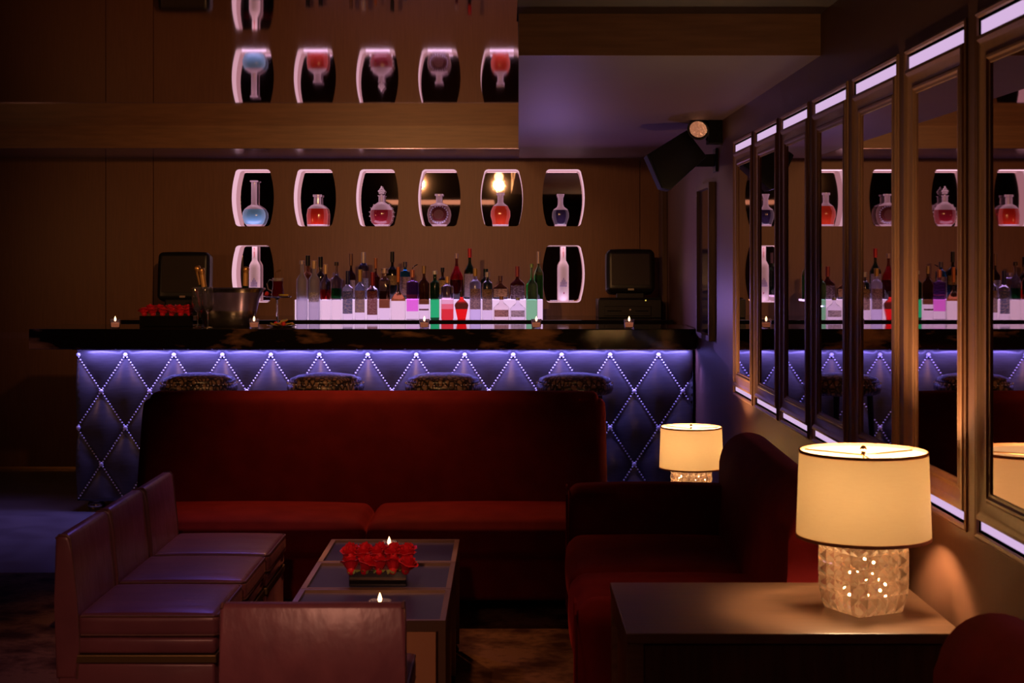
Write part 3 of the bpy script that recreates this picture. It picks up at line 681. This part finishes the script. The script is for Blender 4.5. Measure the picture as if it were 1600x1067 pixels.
# sofas along the right wall (local x: across depth, facing -x; local y: length away from the camera)
def side_sofa(label, loc, rz, L=1.83):
    t = thing('sofa', label, 'sofa', loc, rz)
    D = .86     # depth front->wall
    obj('base', rbox(NB(), .03, D-.02, .02, L-.02, .08, .285, r=.03, n=10), M['velvet'], t, smooth='all')
    n = 2; cl = (L-.36)/n
    for k in range(n):
        y0 = .18+cl*k
        obj('seat_cushion', rbox(NB(), -.005, .66, y0+.003, y0+cl-.003, .285, .445, r=.055, n=10, puff=(.014,.008,.022)), M['velvet'], t, smooth='all')
    # arms: low, rounded top
    for y0, h in ((0, .53), (L-.16, .625)):
        a = obj('arm', rbox(NB(), 0, D-.16, y0, y0+.16, .09, h, r=.045 if y0 else .06, n=8, puff=(.01,.012,.012)), M['velvet'], t, smooth='all')
        ys = [y0+.018, y0+.142]
        obj('arm_piping', tube(NB(), [(-.006, y, z) for y, z in ([(ys[0], .12), (ys[0], h-.03), (y0+.045, h-.004), (y0+.115, h-.004), (ys[1], h-.03), (ys[1], .12)])], .004), M['velvet'], a, smooth=True)
    # rolled back, profile in x-z extruded along y
    prof = []
    for k in range(15):
        a = PI*1.02-PI*1.0*k/14; prof.append((.735+.115*math.cos(a), .725+.115*math.sin(a)))
    prof += [(.855, .5), (.85, .12), (.62, .12), (.60, .36), (.605, .50), (.618, .62)]
    obj('back', prism(NB(), prof, .03, L-.035, bev=.03, seg=4), M['velvet'], t, smooth=50)
    feet(t, [(.08,.1), (.08,L-.1), (.8,.1), (.8,L-.1)], .082)
    return t
side_sofa('dark red velvet sofa with rolled back along the right wall', (.205, 4.50, .0105), math.radians(-1.4), 1.86)
side_sofa('red velvet sofa in the bottom right corner, only its rounded back showing', (.235, 1.20, .0105), 0, 1.92)

# ---------------------------------------------------------------- plum chairs
CW = .455
def chair(label):
    t = thing('slipper_chair', label, 'chair', (0,0,0), 0, 'plum slipper chairs round the coffee table')
    h = CW/2
    # back: x from 0 to ~.085, slight lean and rake
    prof = [(-.004,.26), (.062,.26), (.068,.36), (.060,.50), (.048,.62), (.040,.690), (.030,.700), (.004,.700), (-.006,.690), (-.008,.5)]
    prof = [(x+.0, z) for x, z in prof]
    obj('back', prism(NB(), prof, -h, h, bev=.012, seg=3), M['satin'], t, smooth=50)
    for s in (-1, 1):
        p = [(x+.002*(1 if x < .03 else -1), s*(h-.006), z) for x, z in prof[1:9]]
        obj('back_piping', tube(NB(), p, .0045), M['piping'], t, smooth=True)
    c = obj('seat_cushion', rbox(NB(), .060, .492, -h+.004, h-.004, .385, .458, r=.020, n=9, puff=(.004,.004,.012)), M['satin'], t, smooth='all')
    for z in (.394, .452):
        obj('cushion_piping', tube(NB(), [(.072,-h+.006,z), (.48,-h+.006,z), (.490,-h+.018,z), (.490,h-.018,z), (.48,h-.006,z), (.072,h-.006,z)], .0038), M['piping'], c, smooth=True)
    obj('seat_rail', B(0, .485, -h+.006, h-.006, .335, .385, bev=.010), M['satin'], t, smooth=50)
    obj('trim_band', B(-.002, .488, -h+.001, h-.001, .308, .334, bev=.004), M['band'], t)
    obj('skirt', B(.002, .482, -h+.005, h-.005, .035, .307, bev=.008), M['satin'], t, smooth=50)
    for x in (.04, .44):
        for y in (-h+.04, h-.04): obj('foot', lathe(NB(), [(.014,0),(.018,.036),(0,.036)], 10), M['black_gloss'], t, loc=(x, y, 0))
    return t
ch = chair('plum satin slipper chair nearest in the left row, facing the coffee table')
CX = -1.38
ch.location = (CX, 4.93, .010)
dup(ch, (CX, 5.42, .010), None, 'plum satin slipper chair, middle of the left row')
dup(ch, (CX+.006, 5.895, .010), None, 'plum satin slipper chair at the far end of the left row, by the red sofa')
dup(ch, (-.4775, 3.76, .010), PI/2, 'plum satin slipper chair at the front, seen from behind')

# ---------------------------------------------------------------- coffee tables
def ctable(label):
    t = thing('coffee_table', label, 'table', (0,0,0), 0, 'square steel and smoked glass tables in a row')
    w2, d2, H = .253, .2275, .44
    bm = NB()
    # rim, raised round a recessed glass
    for a in ((-w2, w2, -d2, -d2+.018), (-w2, w2, d2-.018, d2), (-w2, -w2+.018, -d2+.018, d2-.018), (w2-.018, w2, -d2+.018, d2-.018)):
        box(bm, *a, H-.034, H)
    obj('rim', bm, M['steel'], t)
    obj('glass_top', B(-w2+.018, w2-.018, -d2+.018, d2-.018, H-.022, H-.010), M['smoke_glass'], t)
    for s in (-1, 1):
        obj('end_panel', B(-w2+.03, w2-.03, s*d2-(.006 if s > 0 else -.0), s*d2+(.006 if s < 0 else 0), .06, H-.035), M['end_steel'], t)
    for sx in (-1, 1):
        for sy in (-1, 1):
            l = obj('leg', B(sx*w2-(.022 if sx > 0 else 0), sx*w2+(.022 if sx < 0 else 0), sy*d2-(.014 if sy > 0 else 0), sy*d2+(.014 if sy < 0 else 0), .028, H-.034), M['steel'], t)
            obj('glide', lathe(NB(), [(0,0),(.016,0),(.017,.012),(.010,.022),(.008,.028),(0,.028)], 12, cx=sx*(w2-.018), cy=sy*(d2-.018)), M['black_metal'], l)
    return t
tb = ctable('square glass-topped steel table nearest the camera, holding a lit candle'); tb.location = (-.443, 4.93, .010)
dup(tb, (-.443, 5.39, .010), None, 'square glass-topped steel table in the middle, holding the rose box')
dup(tb, (-.443, 5.85, .010), None, 'square glass-topped steel table farthest, against the red sofa')
TZ = .010+.44-.010   # glass surface
# roses
def rose_mesh(seed):
    r = random.Random(seed); bm = NB()
    def petal(a, rad, hgt, wid, curl, z0):
        g = {}; nu, nv = 5, 5
        for i in range(nu+1):
            for j in range(nv+1):
                u, v = -1+2*i/nu, j/nv
                ww = wid*math.sin(PI*min(1, .18+v*.62))**.8
                ang = a+u*ww; rr = rad*(.30+.70*math.sin(v*PI*.52))+curl*v**4
                z = z0+hgt*(v-.10*u*u*v)-(curl*.9 if v > .9 else 0)
                g[i, j] = bm.verts.new((rr*math.cos(ang), rr*math.sin(ang), z+r.uniform(-.0006,.0006)))
        for i in range(nu):
            for j in range(nv): bm.faces.new((g[i,j], g[i+1,j], g[i+1,j+1], g[i,j+1]))
    for k, (n, rad, hgt, wid, curl, z0) in enumerate(((3,.0045,.036,1.2,0,.002),(4,.0090,.036,1.0,.0,.001),(5,.0135,.035,.86,.002,0),(5,.0180,.034,.84,.004,-.001),(6,.0215,.031,.76,.007,-.003))):
        for i in range(n): petal(2*PI*i/n+k*.7+r.uniform(-.15,.15), rad, hgt*r.uniform(.95,1.05), wid, curl, z0)
    bmesh.ops.create_uvsphere(bm, u_segments=10, v_segments=5, radius=.012, matrix=Matrix.Translation((0,0,-.001)))
    return bm
def rose_group(base, xs, ys, zf, place, group, sc=1, tall=1.2):
    rows = ['front row', 'middle row', 'back row'] if len(ys) == 3 else ['front row', 'back row']
    words = {5: ['left end', 'second from the left', 'centre', 'second from the right', 'right end'],
             6: ['left end', 'second from the left', 'third from the left', 'third from the right', 'second from the right', 'right end']}
    roses = []
    for j, y in enumerate(ys):
        row = xs[j]
        for i, x in enumerate(row):
            l = (base[0]+x+R.uniform(-.002,.002), base[1]+y+R.uniform(-.002,.002), base[2]+zf(x, j))
            if len(roses) < 3:
                o = obj('rose', rose_mesh(len(roses)+int(base[1])), M['petal'], None, loc=l, smooth='all')
            else:
                o = R.choice(roses[:3]).copy(); C.objects.link(o); o.location = l
            o.scale = (sc, sc, sc*tall)
            o.rotation_euler = (R.uniform(-.08,.08)+(.30 if j == 0 else 0), x*1.5+R.uniform(-.1,.1), R.uniform(0, 6))
            tag(o, 'red rose %s, %s, %s' % (place, rows[j], words[len(row)][i]), 'rose', group); roses.append(o)
rb = Vector((-.443, 5.29, TZ+.001))
t = thing('rose_box', 'low black rectangular vase of roses on the coffee table', 'vase', rb)
obj('box_body', B(-.098, .098, -.05, .05, 0, .052, bev=.002), M['black_gloss'], t)
bm = NB()
for k in range(16):
    x = -.095+.19*k/15+R.uniform(-.005,.005); z = .053; h_ = R.uniform(-.008,.012)
    q = [(x-.007,-.052,z+.004), (x+.007,-.052,z+.004), (x+.004,-.058,z+h_), (x-.002,-.060,z+h_-.004)]
    bm.faces.new([bm.verts.new(p) for p in q])
obj('leaves', bm, M['leaf'], t)
rose_group(rb, [[-.092,-.045,.003,.050,.096], [-.105,-.055,-.005,.045,.10], [-.10,-.05,0,.05,.10]], [-.042, 0, .042], lambda x, j: .054+(.022 if j == 1 else 0.0 if j == 0 else .026),
           'in the coffee table box', 'red roses on the coffee table', 1.27, 1.12)
# candles
def candle(loc, label, group, r=.034, h=.055, cup=None, e=.35, clear=False, sq=2):
    t = thing('votive_candle', label, 'candle', loc, 0, group)
    g = M['glass'] if clear else M['tint_glass']
    obj('cup', lathe(NB(), [(0,0),(r*.85,0),(r,h),(r*.93,h),(r*.78,.006),(0,.006)], 20, power=sq), g, t, smooth=40)
    wx = obj('wax', lathe(NB(), [(0,.007),(r*.72,.007),(r*.80,h*.60),(0,h*.60)], 18, power=sq), M['wax'], t, smooth=40)
    obj('wick', tube(NB(), [(0,0,h*.6),(0,0,h*.6+.007)], .0008, 5), M['rubber'], t)
    fz = h*.6+.006
    obj('flame', lathe(NB(), [(0,fz),(.005,fz+.005),(.0068,fz+.012),(.0045,fz+.022),(0,fz+.034)], 10), M['flame'], t, smooth='all')
    light('candle_light', 'POINT', Vector(loc)+Vector((0,0,fz+.014)), e, (1,.36,.10), .006)
    return t
candle((-.404, 4.86, TZ+.001), 'lit votive candle in front of the roses', 'votive candles on the coffee table', r=.037, h=.036, e=.5)
candle((-.447, 5.80, TZ+.001), 'lit votive candle behind the roses on the far table', 'votive candles on the coffee table', r=.034, h=.05, e=.4)
SZ = 1.1385
for x, lb in ((180, 'lit votive candle at the left end of the bar'), (397, 'lit votive candle beside the silver ice bowl'), (663, 'lit votive candle in the middle of the bar, before the violet bottle'),
              (838, 'lit votive candle on the bar before the green bottles'), (983, 'lit votive candle at the right end of the bar before the register')):
    y = 9.46; candle((( x-VX)*y/F, y, SZ), lb, 'votive candles on the bar', r=.033, h=.055, e=.22)

# ---------------------------------------------------------------- things on the left of the bar
def at(px, y, z=SZ): return Vector(((px-VX)*y/F, y, z))
g0 = thing('wine_glass', 'empty stemmed glass, left of the pair on the bar', 'glass', at(309, 9.50), 0, 'stemmed glasses on the bar')
obj('bowl', lathe(NB(), [(0,.095),(.012,.098),(.028,.115),(.036,.15),(.036,.20),(.031,.252),(.029,.252),(.034,.20),(.034,.15),(.026,.118),(0,.102)], 22), M['glass'], g0, smooth=50)
obj('stem', lathe(NB(), [(0,.002),(.034,0),(.034,.002),(.006,.008),(.0035,.03),(.0035,.085),(.010,.096),(0,.096)], 18), M['glass'], g0, smooth=50)
dup(g0, at(325, 9.50), None, 'empty stemmed glass, right of the pair before the silver bowl')
bl = at(357, 9.72)
t = thing('ice_bowl', 'large flared silver champagne bowl on the bar', 'bowl', bl)
obj('bowl', lathe(NB(), [(0,0),(.15,0),(.165,.02),(.18,.10),(.195,.17),(.215,.215),(.232,.235),(.228,.240),(.205,.218),(.185,.17),(.170,.10),(.155,.025),(0,.015)], 36, sy=.62), M['nickel'], t, smooth=50)
obj('painted_reflection_band', lathe(NB(), [(.1805,.10),(.1955,.17),(.2155,.215)], 36, sy=.62, cap=False), mat('silver with painted violet reflection', (.62,.48,.90), .25, metal=.9, bump=.02, scale=20), t, smooth='all')  # violet LED reflection put into the colour of a band of the bowl
obj('rim_bead', tube(NB(), [(.231*math.cos(a), .231*.62*math.sin(a), .238) for a in [2*PI*k/40 for k in range(40)]], .005, 6, closed=True), M['nickel'], t, smooth=True)
bm = NB()
for k in range(60):
    a, q = R.uniform(0, 2*PI), R.uniform(0, .13); s = R.uniform(.010,.018)
    m_ = Matrix.Translation((q*math.cos(a), q*.55*math.sin(a), .13+R.uniform(0,.02))) @ Matrix.Rotation(R.uniform(0,3), 4, (R.random(), R.random(), R.random()+.1)) @ Matrix.Scale(s, 4)
    bmesh.ops.create_cube(bm, size=2, matrix=m_)
o = tag(obj('ice_cubes', bm, M['glass'], None, loc=bl), 'ice filling the silver bowl', 'ice', kind='stuff')
foil = (.62,.34,.12)
foil_m = mat('gold foil', (.75,.40,.14), .3, metal=.8, bump=.3, scale=60)
def foilhead(t, H, nr):
    obj('cork_foil', lathe(NB(), [(0,H-.036),(nr*1.30,H-.036),(nr*1.55,H-.030),(nr*1.50,H-.024),(nr*1.75,H-.014),(nr*1.70,H-.002),(nr*1.2,H+.006),(0,H+.008)], 16), foil_m, t, smooth=50)
for dx, ty, tx, lb, hh in ((-.165, .10, -.24, 'gold-foiled champagne bottle leaning left out of the silver bowl', .355), (-.155, -.05, -.15, 'gold-foiled champagne bottle upright beside the leaning one', .335),
                    (.135, 0, .03, 'gold-foiled champagne bottle at the right of the silver bowl', .34)):
    bottle(bl+Vector((dx*.75-math.sin(tx)*.0, ty*.5, .03)), hh, .036, .012, .48, .74, [(0,(.02,.05,.02))], lb, topper=foilhead, name='champagne_bottle', group='champagne bottles on ice', cap=foil, caph=.11, tilt=(0, tx, 0), trans=.5)
# rose box at the left
lb0 = Vector(((262-VX)/FS*.985, 10.66, BZ+.0))
rbb = at(263, 9.78)
t = thing('rose_box', 'long black vase of red roses at the left of the bar', 'vase', rbb)
obj('box_body', B(-.17, .17, -.06, .06, 0, .065, bev=.002), M['black_gloss'], t)
rose_group(rbb, [[-.145+.058*k for k in range(6)], [-.12+.06*k for k in range(5)]], [-.035, .03], lambda x, j: .075+(.018 if j else 0), 'in the vase on the bar', 'red roses on the bar', 1.45, .80)
# pitcher, tray, fruit
tr = at(433, 9.85)
t = thing('cake_stand', 'small glass pedestal stand right of the silver bowl', 'stand', tr)
obj('plate', lathe(NB(), [(0,.178),(.085,.178),(.092,.186),(.088,.188),(0,.184)], 28), M['glass'], t, smooth=50)
obj('stem', lathe(NB(), [(0,0),(.05,0),(.052,.004),(.01,.012),(.006,.05),(.006,.165),(.02,.178),(0,.178)], 18), M['glass'], t, smooth=50)
jm = mat('ruby cocktail', (.35,.01,.02), .1, trans=.5, ior=1.2)
t = thing('pitcher', 'small glass pitcher of red drink on the pedestal stand', 'pitcher', tr+Vector((.005,0,.1885)))
obj('body', lathe(NB(), [(0,0),(.038,0),(.040,.01),(.032,.07),(.036,.115),(.034,.115),(.030,.07),(.037,.012),(0,.006)], 22), zramp('pitcher glass', [(0,(.30,.01,.02)),(.095,(.85,.75,.85))], .06, .75, 1.2), t, smooth=50)
obj('drink', lathe(NB(), [(0,.007),(.035,.012),(.029,.07),(.031,.095),(0,.095)], 20), jm, t, smooth=50)
obj('handle', tube(NB(), [(-.034,0,.10), (-.055,0,.105), (-.070,0,.08), (-.062,0,.045), (-.036,0,.03)], .005, 7), M['glass'], t, smooth=True)
obj('garnish', tube(NB(), [(-.012,0,.09), (-.016,0,.15), (.0,0,.16), (.018,0,.165), (.012,0,.158)], [.003,.003,.006,.007,.003], 6), mat('herb sprig', (.16,.07,.03), .6, bump=.3, scale=60), t, smooth=True)
t = thing('fruit_plate', 'glass plate of sliced fruit on the bar', 'plate', at(441, 9.62))
obj('dish', lathe(NB(), [(0,0),(.06,0),(.098,.010),(.095,.012),(.06,.005),(0,.005)], 28), M['glass'], t, smooth=50)
fcol = [mat('lemon rind', (.75,.50,.06), .4, bump=.1, scale=80), mat('orange slice', (.80,.30,.04), .4, bump=.1, scale=80), mat('lime slice', (.45,.45,.08), .4, bump=.1, scale=80), mat('strawberry', (.70,.03,.03), .4, bump=.3, scale=90)]
names = ['lemon', 'orange', 'lime', 'strawberry']
for k in range(13):
    a = 2*PI*k/10; q = .055 if k < 10 else .018; c = k % 3 if k not in (4, 8) else 3
    if c == 3: bm = NB(); bmesh.ops.create_icosphere(bm, subdivisions=2, radius=.014); zz = .020
    else: bm = lathe(NB(), [(0,-.003),(.020,-.003),(.022,0),(.020,.003),(0,.003)], 14); zz = .014+(.022 if k >= 10 else 0)+.004*(k % 2)
    o = obj('fruit_slice' if c < 3 else 'strawberry', bm, fcol[c], None, loc=at(441, 9.62, SZ+zz)+Vector((q*math.cos(a), q*math.sin(a), 0)), smooth=50)
    if c < 3: o.rotation_euler = (.35*math.sin(a), -.35*math.cos(a), 0)
    pos = ('on top of the pile, %s' % ['left', 'middle', 'right'][k-10]) if k >= 10 else ['right edge', 'back right', 'back right of centre', 'back left of centre', 'back left', 'left edge', 'front left', 'front left of centre', 'front right of centre', 'front right'][k]
    tag(o, ('slice of %s on the bar fruit plate, %s' % (names[c], pos)) if c < 3 else 'strawberry on the bar fruit plate, %s' % pos, 'fruit', 'fruit pieces on the plate')
for k, (dx, c) in enumerate(((-.062, 3), (.035, 2), (.060, 0))):
    bm = NB()
    if c == 3: bmesh.ops.create_icosphere(bm, subdivisions=2, radius=.016)
    else: lathe(bm, [(0,-.004),(.018,-.004),(.020,0),(.018,.004),(0,.004)], 14)
    o = obj('strawberry' if c == 3 else 'fruit_slice', bm, fcol[c], None, loc=tr+Vector((dx, -.04, .196+(.008 if c == 3 else 0))), smooth=50)
    tag(o, ['slice of lemon on the pedestal stand', '', 'slice of lime on the pedestal stand', 'strawberry on the pedestal stand left of the pitcher'][c], 'fruit')

# ---------------------------------------------------------------- registers
def register(px, y, label, w_=.35, h_=.36, zb_=BZ):
    x = (px-VX)*y/F
    t = thing('cash_register_screen', label, 'monitor', (x, y, zb_))
    return t
# left
s1 = F/10.85
t = thing('register_monitor', 'bulky black point-of-sale monitor at the left of the back bar', 'monitor', ((284-VX)/s1, 10.85, BZ))
rx = math.radians(-8)
b = obj('housing', rbox(NB(), -.182, .182, 0, .16, .135, .475, r=.03, n=8, puff=(.006,.0,.008)), M['black_plastic'], t, rot=(rx,0,0), smooth='all')
obj('screen', B(-.150, .150, -.004, .002, .185, .445, bev=.002), M['screen'], b)
obj('maker_plate', B(-.02, .02, -.005, .001, .148, .162, bev=.001), mat('pale badge', (.45,.30,.25), .4), b)
obj('neck', B(-.13, .13, .03, .17, .0, .14, bev=.012), M['black_plastic'], t)
obj('base', B(-.19, .16, -.08, .25, .0, .055, bev=.010), M['black_plastic'], t)
s2 = F/10.95
t = thing('register_monitor', 'bulky black point-of-sale monitor at the right of the back bar', 'monitor', ((986-VX)/s2, 10.95, BZ+.135))
b = obj('housing', rbox(NB(), -.172, .172, 0, .17, .05, .36, r=.035, n=8, puff=(.006,0,.008)), M['black_plastic'], t, rot=(rx,0,0), smooth='all')
obj('screen', B(-.135, .135, -.004, .002, .10, .325, bev=.002), M['screen'], b)
obj('maker_plate', B(-.022, .022, -.005, .001, .062, .076, bev=.001), mat('pale badge', (.5,.42,.3), .4), b)
obj('neck', B(-.10, .10, .04, .15, .0, .06, bev=.01), M['black_plastic'], t)
t = thing('cash_drawer', 'black cash drawer under the right monitor', 'cash drawer', ((984-VX)/s2, 10.93, BZ))
obj('body', B(-.225, .225, 0, .35, 0, .134, bev=.006), M['black_plastic'], t)
d = obj('drawer', B(-.185, .15, -.012, 0, .015, .085, bev=.004), M['black_plastic'], t)
obj('slot', B(-.16, -.06, -.014, -.011, .048, .054), M['black_gloss'], d); obj('slot', B(.04, .13, -.014, -.011, .048, .054), M['black_gloss'], d)
obj('lock', lathe(NB(), [(0,0),(.008,0),(.008,.006),(0,.006)], 12), M['nickel'], d, loc=(0,-.012,.06), rot=(PI/2,0,0))
bm = NB()
for k in range(7):
    y0 = .02+.01*k; pts = [(-.2+.07*i+R.uniform(-.02,.02), y0+R.uniform(-.01,.01), .139+R.uniform(0,.003)) for i in range(7)]
    tube(bm, pts, .004, 5)
o = obj('cables', bm, M['rubber'], t, smooth=True); 
obj('status_light', B(.108, .116, -.002, .004, .122, .130), emis('status light', (.8,.6,.1), 1.5), t)

# ---------------------------------------------------------------- right wall: speaker, spotlight, frame
ys = 8.55
t = thing('wall_speaker', 'black wedge speaker hung from the right wall near the ceiling', 'speaker', (.93, ys, EYE+(408-252)*ys/F))
hx, hz = .155, .130
q = [(-.165,-.02), (.065,.155), (.165,.02), (-.03,-.165), (-.065,-.16)]
obj('cabinet', prism(NB(), [(-.155,.035), (.055,.165), (.165,.02), (-.035,-.165), (-.075,-.155)], -.11, .11, bev=.006), M['black_plastic'], t, smooth=30)
obj('grille', prism(NB(), [(-.163,.026), (-.155,.035), (-.075,-.155), (-.084,-.152)], -.10, .10), M['cloth_mesh'], t)
obj('bracket', prism(NB(), [(.05,-.03), (.225,-.03), (.225,.04), (.03,.03)], -.02, .02), M['black_metal'], t)
obj('mount_plate', B(.220, .233, -.06, .06, -.06, .07, bev=.003), M['black_metal'], t)
t = thing('spotlight', 'small black adjustable spotlight high on the right wall', 'spotlight', (1.035, 8.35, EYE+(408-203)*8.35/F))
can = obj('housing', lathe(NB(), [(0,.07),(.045,.07),(.058,.045),(.060,0),(.054,0),(.048,.035),(0,.055)], 24), M['black_metal'], t, rot=(math.radians(-62), 0, math.radians(-20)), smooth=50)
obj('lamp_face', lathe(NB(), [(0,.012),(.045,.012),(.048,.008),(0,.004)], 20), mat('faceted lamp glass', (.8,.5,.4), .1, metal=.8, bump=1, scale=60, emit=(.8,.30,.15), es=.35), can, smooth=50)
obj('yoke', tube(NB(), [(.0,.02,.055), (.05,.02,.055), (.075,.02,.0), (.05,.02,-.055)], .008, 6), M['black_metal'], t)
obj('mount_box', B(.055, .129, -.03, .09, -.075, .078, bev=.004), M['black_metal'], t)
t = thing('framed_picture', 'tall narrow dark-framed glass picture on the right wall beside the bar', 'picture', (XR-.001, 0, 0))
fy0, fy1, fz0, fz1 = 8.62, 9.20, 1.10, 1.995
bm = NB()
for a in ((fy0, fy1, fz0, fz0+.03), (fy0, fy1, fz1-.03, fz1), (fy0, fy0+.03, fz0+.03, fz1-.03), (fy1-.03, fy1, fz0+.03, fz1-.03)): box(bm, -.035, 0, *a)
obj('frame', bm, M['veneer_dark'], t)
obj('glass', B(-.018, -.008, fy0+.03, fy1-.03, fz0+.03, fz1-.03), mat('picture glass', (.40,.30,.30), .10, metal=.9, col2=(.30,.22,.22), scale=2), t)

# ---------------------------------------------------------------- mirror panels
ordn = ['nearest the bar', 'second from the bar', 'third from the bar', 'fourth from the bar', 'fifth from the bar', 'sixth from the bar, behind the large lamp', 'seventh from the bar, reflecting the lamp']
def frame_sweep(bm, y0, y1, z0, z1, prof):
    loops = []
    for ins, x in prof:
        loops.append([bm.verts.new(p) for p in ((x, y0+ins, z0+ins), (x, y1-ins, z0+ins), (x, y1-ins, z1-ins), (x, y0+ins, z1-ins))])
    for a, b in zip(loops, loops[1:]):
        for k in range(4): bm.faces.new((a[k], a[(k+1)%4], b[(k+1)%4], b[k]))
    return bm
fp = [(0, .03), (0, -.004), (.003, -.009), (.012, -.011), (.020, -.008), (.026, -.004), (.050, .001), (.056, -.003), (.062, -.003), (.067, .002), (.074, .003), (.078, .010)]
cp = [(-.016, 0), (-.016, -.005), (-.010, -.008), (-.003, -.005), (0, 0), (0, .03)]
base_p = None
for k, (a, b) in enumerate(panels[:8]):
    lab = 'framed wall mirror with lit gaps, '+(ordn[k] if k < 7 else 'the one nearest the room entrance')
    c = (XR, (a+b)/2, 0)
    if base_p is None:
        h = PW/2
        t = base_p = thing('wall_mirror', lab, 'mirror', c, 0, 'framed mirrors along the right wall')
        obj('frame', frame_sweep(NB(), -h+.003, h-.003, Z0+.032, Z1-.044, fp), M['frame'], t, smooth=25)
        obj('mirror_glass', B(.006, .012, -h+.07, h-.07, Z0+.10, Z1-.115), M['mirror'], t)
        obj('casing', frame_sweep(NB(), -h, h, Z0, Z1, cp), M['frame'], t, smooth=25)
        for z0, z1 in ((Z1-.043, Z1-.007), (Z0+.007, Z0+.031)):
            l = obj('light_strip', B(.004, .03, -h+.006, h-.006, z0, z1), M['led'], t)
    else: dup(base_p, c, None, lab)

# ---------------------------------------------------------------- lamps and side tables
def crystal_base(w2, H, rows=5, cols=5):
    bm = NB(); w_ = [w2*.93, w2, w2, w2, w2*.97, w2*.80]; zs = [H*(1-k/rows*.93) for k in range(rows+1)]; zs[-1] = 0
    ww = [w2*.97, w2, w2, w2, w2*.99, w2*.86]
    for f in range(4):
        rot = Matrix.Rotation(f*PI/2, 3, 'Z')
        for r in range(rows):
            for c in range(cols):
                def pt(u, k): return Vector((ww[k]*(-1+2*u/cols), -ww[k], zs[k]))
                q = [pt(c, r), pt(c+1, r), pt(c+1, r+1), pt(c, r+1)]; ce = sum(q, Vector())/4+Vector((0, -.014, 0))
                vs = [bm.verts.new(rot@p) for p in q]; ap = bm.verts.new(rot@ce)
                for i in range(4): bm.faces.new((vs[i], vs[(i+1)%4], ap))
    bm.faces.new([bm.verts.new((sx*ww[-1], sy*ww[-1], 0)) for sx, sy in ((-1,-1),(1,-1),(1,1),(-1,1))])
    bm.faces.new([bm.verts.new((sx*ww[0], sy*ww[0], H)) for sx, sy in ((-1,-1),(1,-1),(1,1),(-1,1))])
    bmesh.ops.remove_doubles(bm, verts=bm.verts, dist=1e-4)
    return bm
bandm = mat('shade trim', (.55,.24,.10), .7, bump=.1, scale=80)
def lamp(label, loc, sc, rz, e):
    t = thing('table_lamp', label, 'lamp', loc, rz, 'crystal table lamps'); t.scale = (sc,)*3
    hb = .195
    obj('crystal_base', crystal_base(.083, hb), M['crystal'], t)
    obj('neck', lathe(NB(), [(0,hb),(.03,hb),(.03,hb+.006),(.01,hb+.01),(.008,.25),(.014,.255),(.014,.275),(0,.275)], 16), M['brass'], t, smooth=40)
    # shade: two skins
    zb_, zt_ = .192, .422
    obj('shade', lathe(NB(), [(.176,zb_),(.168,zt_),(.166,zt_),(.174,zb_),(.176,zb_)], 56, cap=False), M['shade'], t, smooth=40)
    for z0, z1, r0, r1 in ((zt_-.007, zt_+.0005, .1685, .1683), (zb_-.0005, zb_+.008, .1768, .1765)):
        obj('shade_trim', lathe(NB(), [(r0,z0),(r1,z1),(r1-.004,z1),(r0-.004,z0),(r0,z0)], 56, cap=False), bandm, t, smooth=40)
    bm = NB()
    for k in range(3):
        a = 2*PI*k/3; tube(bm, [(0,0,zt_-.012), (.166*math.cos(a), .166*math.sin(a), zt_-.008)], .0022, 5)
    tube(bm, [(0,0,.275), (.0,.0,zt_-.010)], .002, 5)
    obj('harp', bm, M['brass'], t)
    obj('finial', lathe(NB(), [(0,zt_-.012),(.007,zt_-.010),(.004,zt_-.002),(.009,zt_+.004),(.006,zt_+.011),(0,zt_+.014)], 12), M['brass'], t, smooth=40)
    obj('bulb', lathe(NB(), [(0,.276),(.012,.277),(.022,.30),(.024,.32),(.016,.34),(0,.346)], 14), M['bulb'], t, smooth='all')
    for a in (0, 2.1, 4.2):
        light('lamp_bulb', 'POINT', Vector(loc)+Vector((.055*math.cos(a), .055*math.sin(a), .325))*sc, e/3, (1,.62,.33), .03*sc)
    for gx, gy, gz in ((-.04,-.03,.05),(.04,-.02,.06),(-.02,.03,.10),(.03,.01,.13),(-.045,0,.15),(0,-.04,.09)):
        light('added_base_glow', 'POINT', Vector(loc)+Vector((gx,gy,gz))*sc, .12, (1,.42,.16), .003)  # small lights added inside the crystal to make it sparkle
    return t
CT = .625
lamp('large glowing crystal lamp with drum shade on the walnut console', (.944, 4.075, CT+.001), 1, math.radians(26), 23)
lamp('small distant crystal lamp glowing behind the sofa arm in the corner', (.892, 7.46, .375), .88, math.radians(20), 19)
t = thing('console_table', 'square walnut side table holding the large crystal lamp', 'table', (0,0,0))
c0, c1, d0, d1 = .295, 1.135, 3.815, 4.425
obj('tabletop', B(c0, c1, d0, d1, CT-.026, CT, bev=.003), M['veneer_table'], t)
obj('front_apron', B(c0+.045, c1-.045, d0+.02, d0+.038, .05, CT-.034), M['veneer_dark'], t)
obj('side_panel', B(c0+.018, c0+.030, d0+.05, d1-.05, .05, CT-.034), M['veneer'], t)
for x in (c0+.002, c1-.045):
    for y in (d0+.006, d1-.046): obj('leg', B(x, x+.042, y, y+.042, 0, CT-.026, bev=.002), M['veneer_table'], t)
for x in (c0+.002,): obj('side_rail', B(x, x+.02, d0+.05, d1-.05, CT-.075, CT-.027, bev=.002), M['veneer_table'], t)
t = thing('end_table', 'low dark end table under the distant lamp, behind the sofa arm', 'table', (.892, 7.46, 0))
obj('tabletop', B(-.23, .23, -.23, .23, .352, .374, bev=.003), M['veneer_dark'], t)
for sx in (-1, 1):
    for sy in (-1, 1): obj('leg', B(sx*.2-.018, sx*.2+.018, sy*.2-.018, sy*.2+.018, 0, .352), M['veneer_dark'], t)
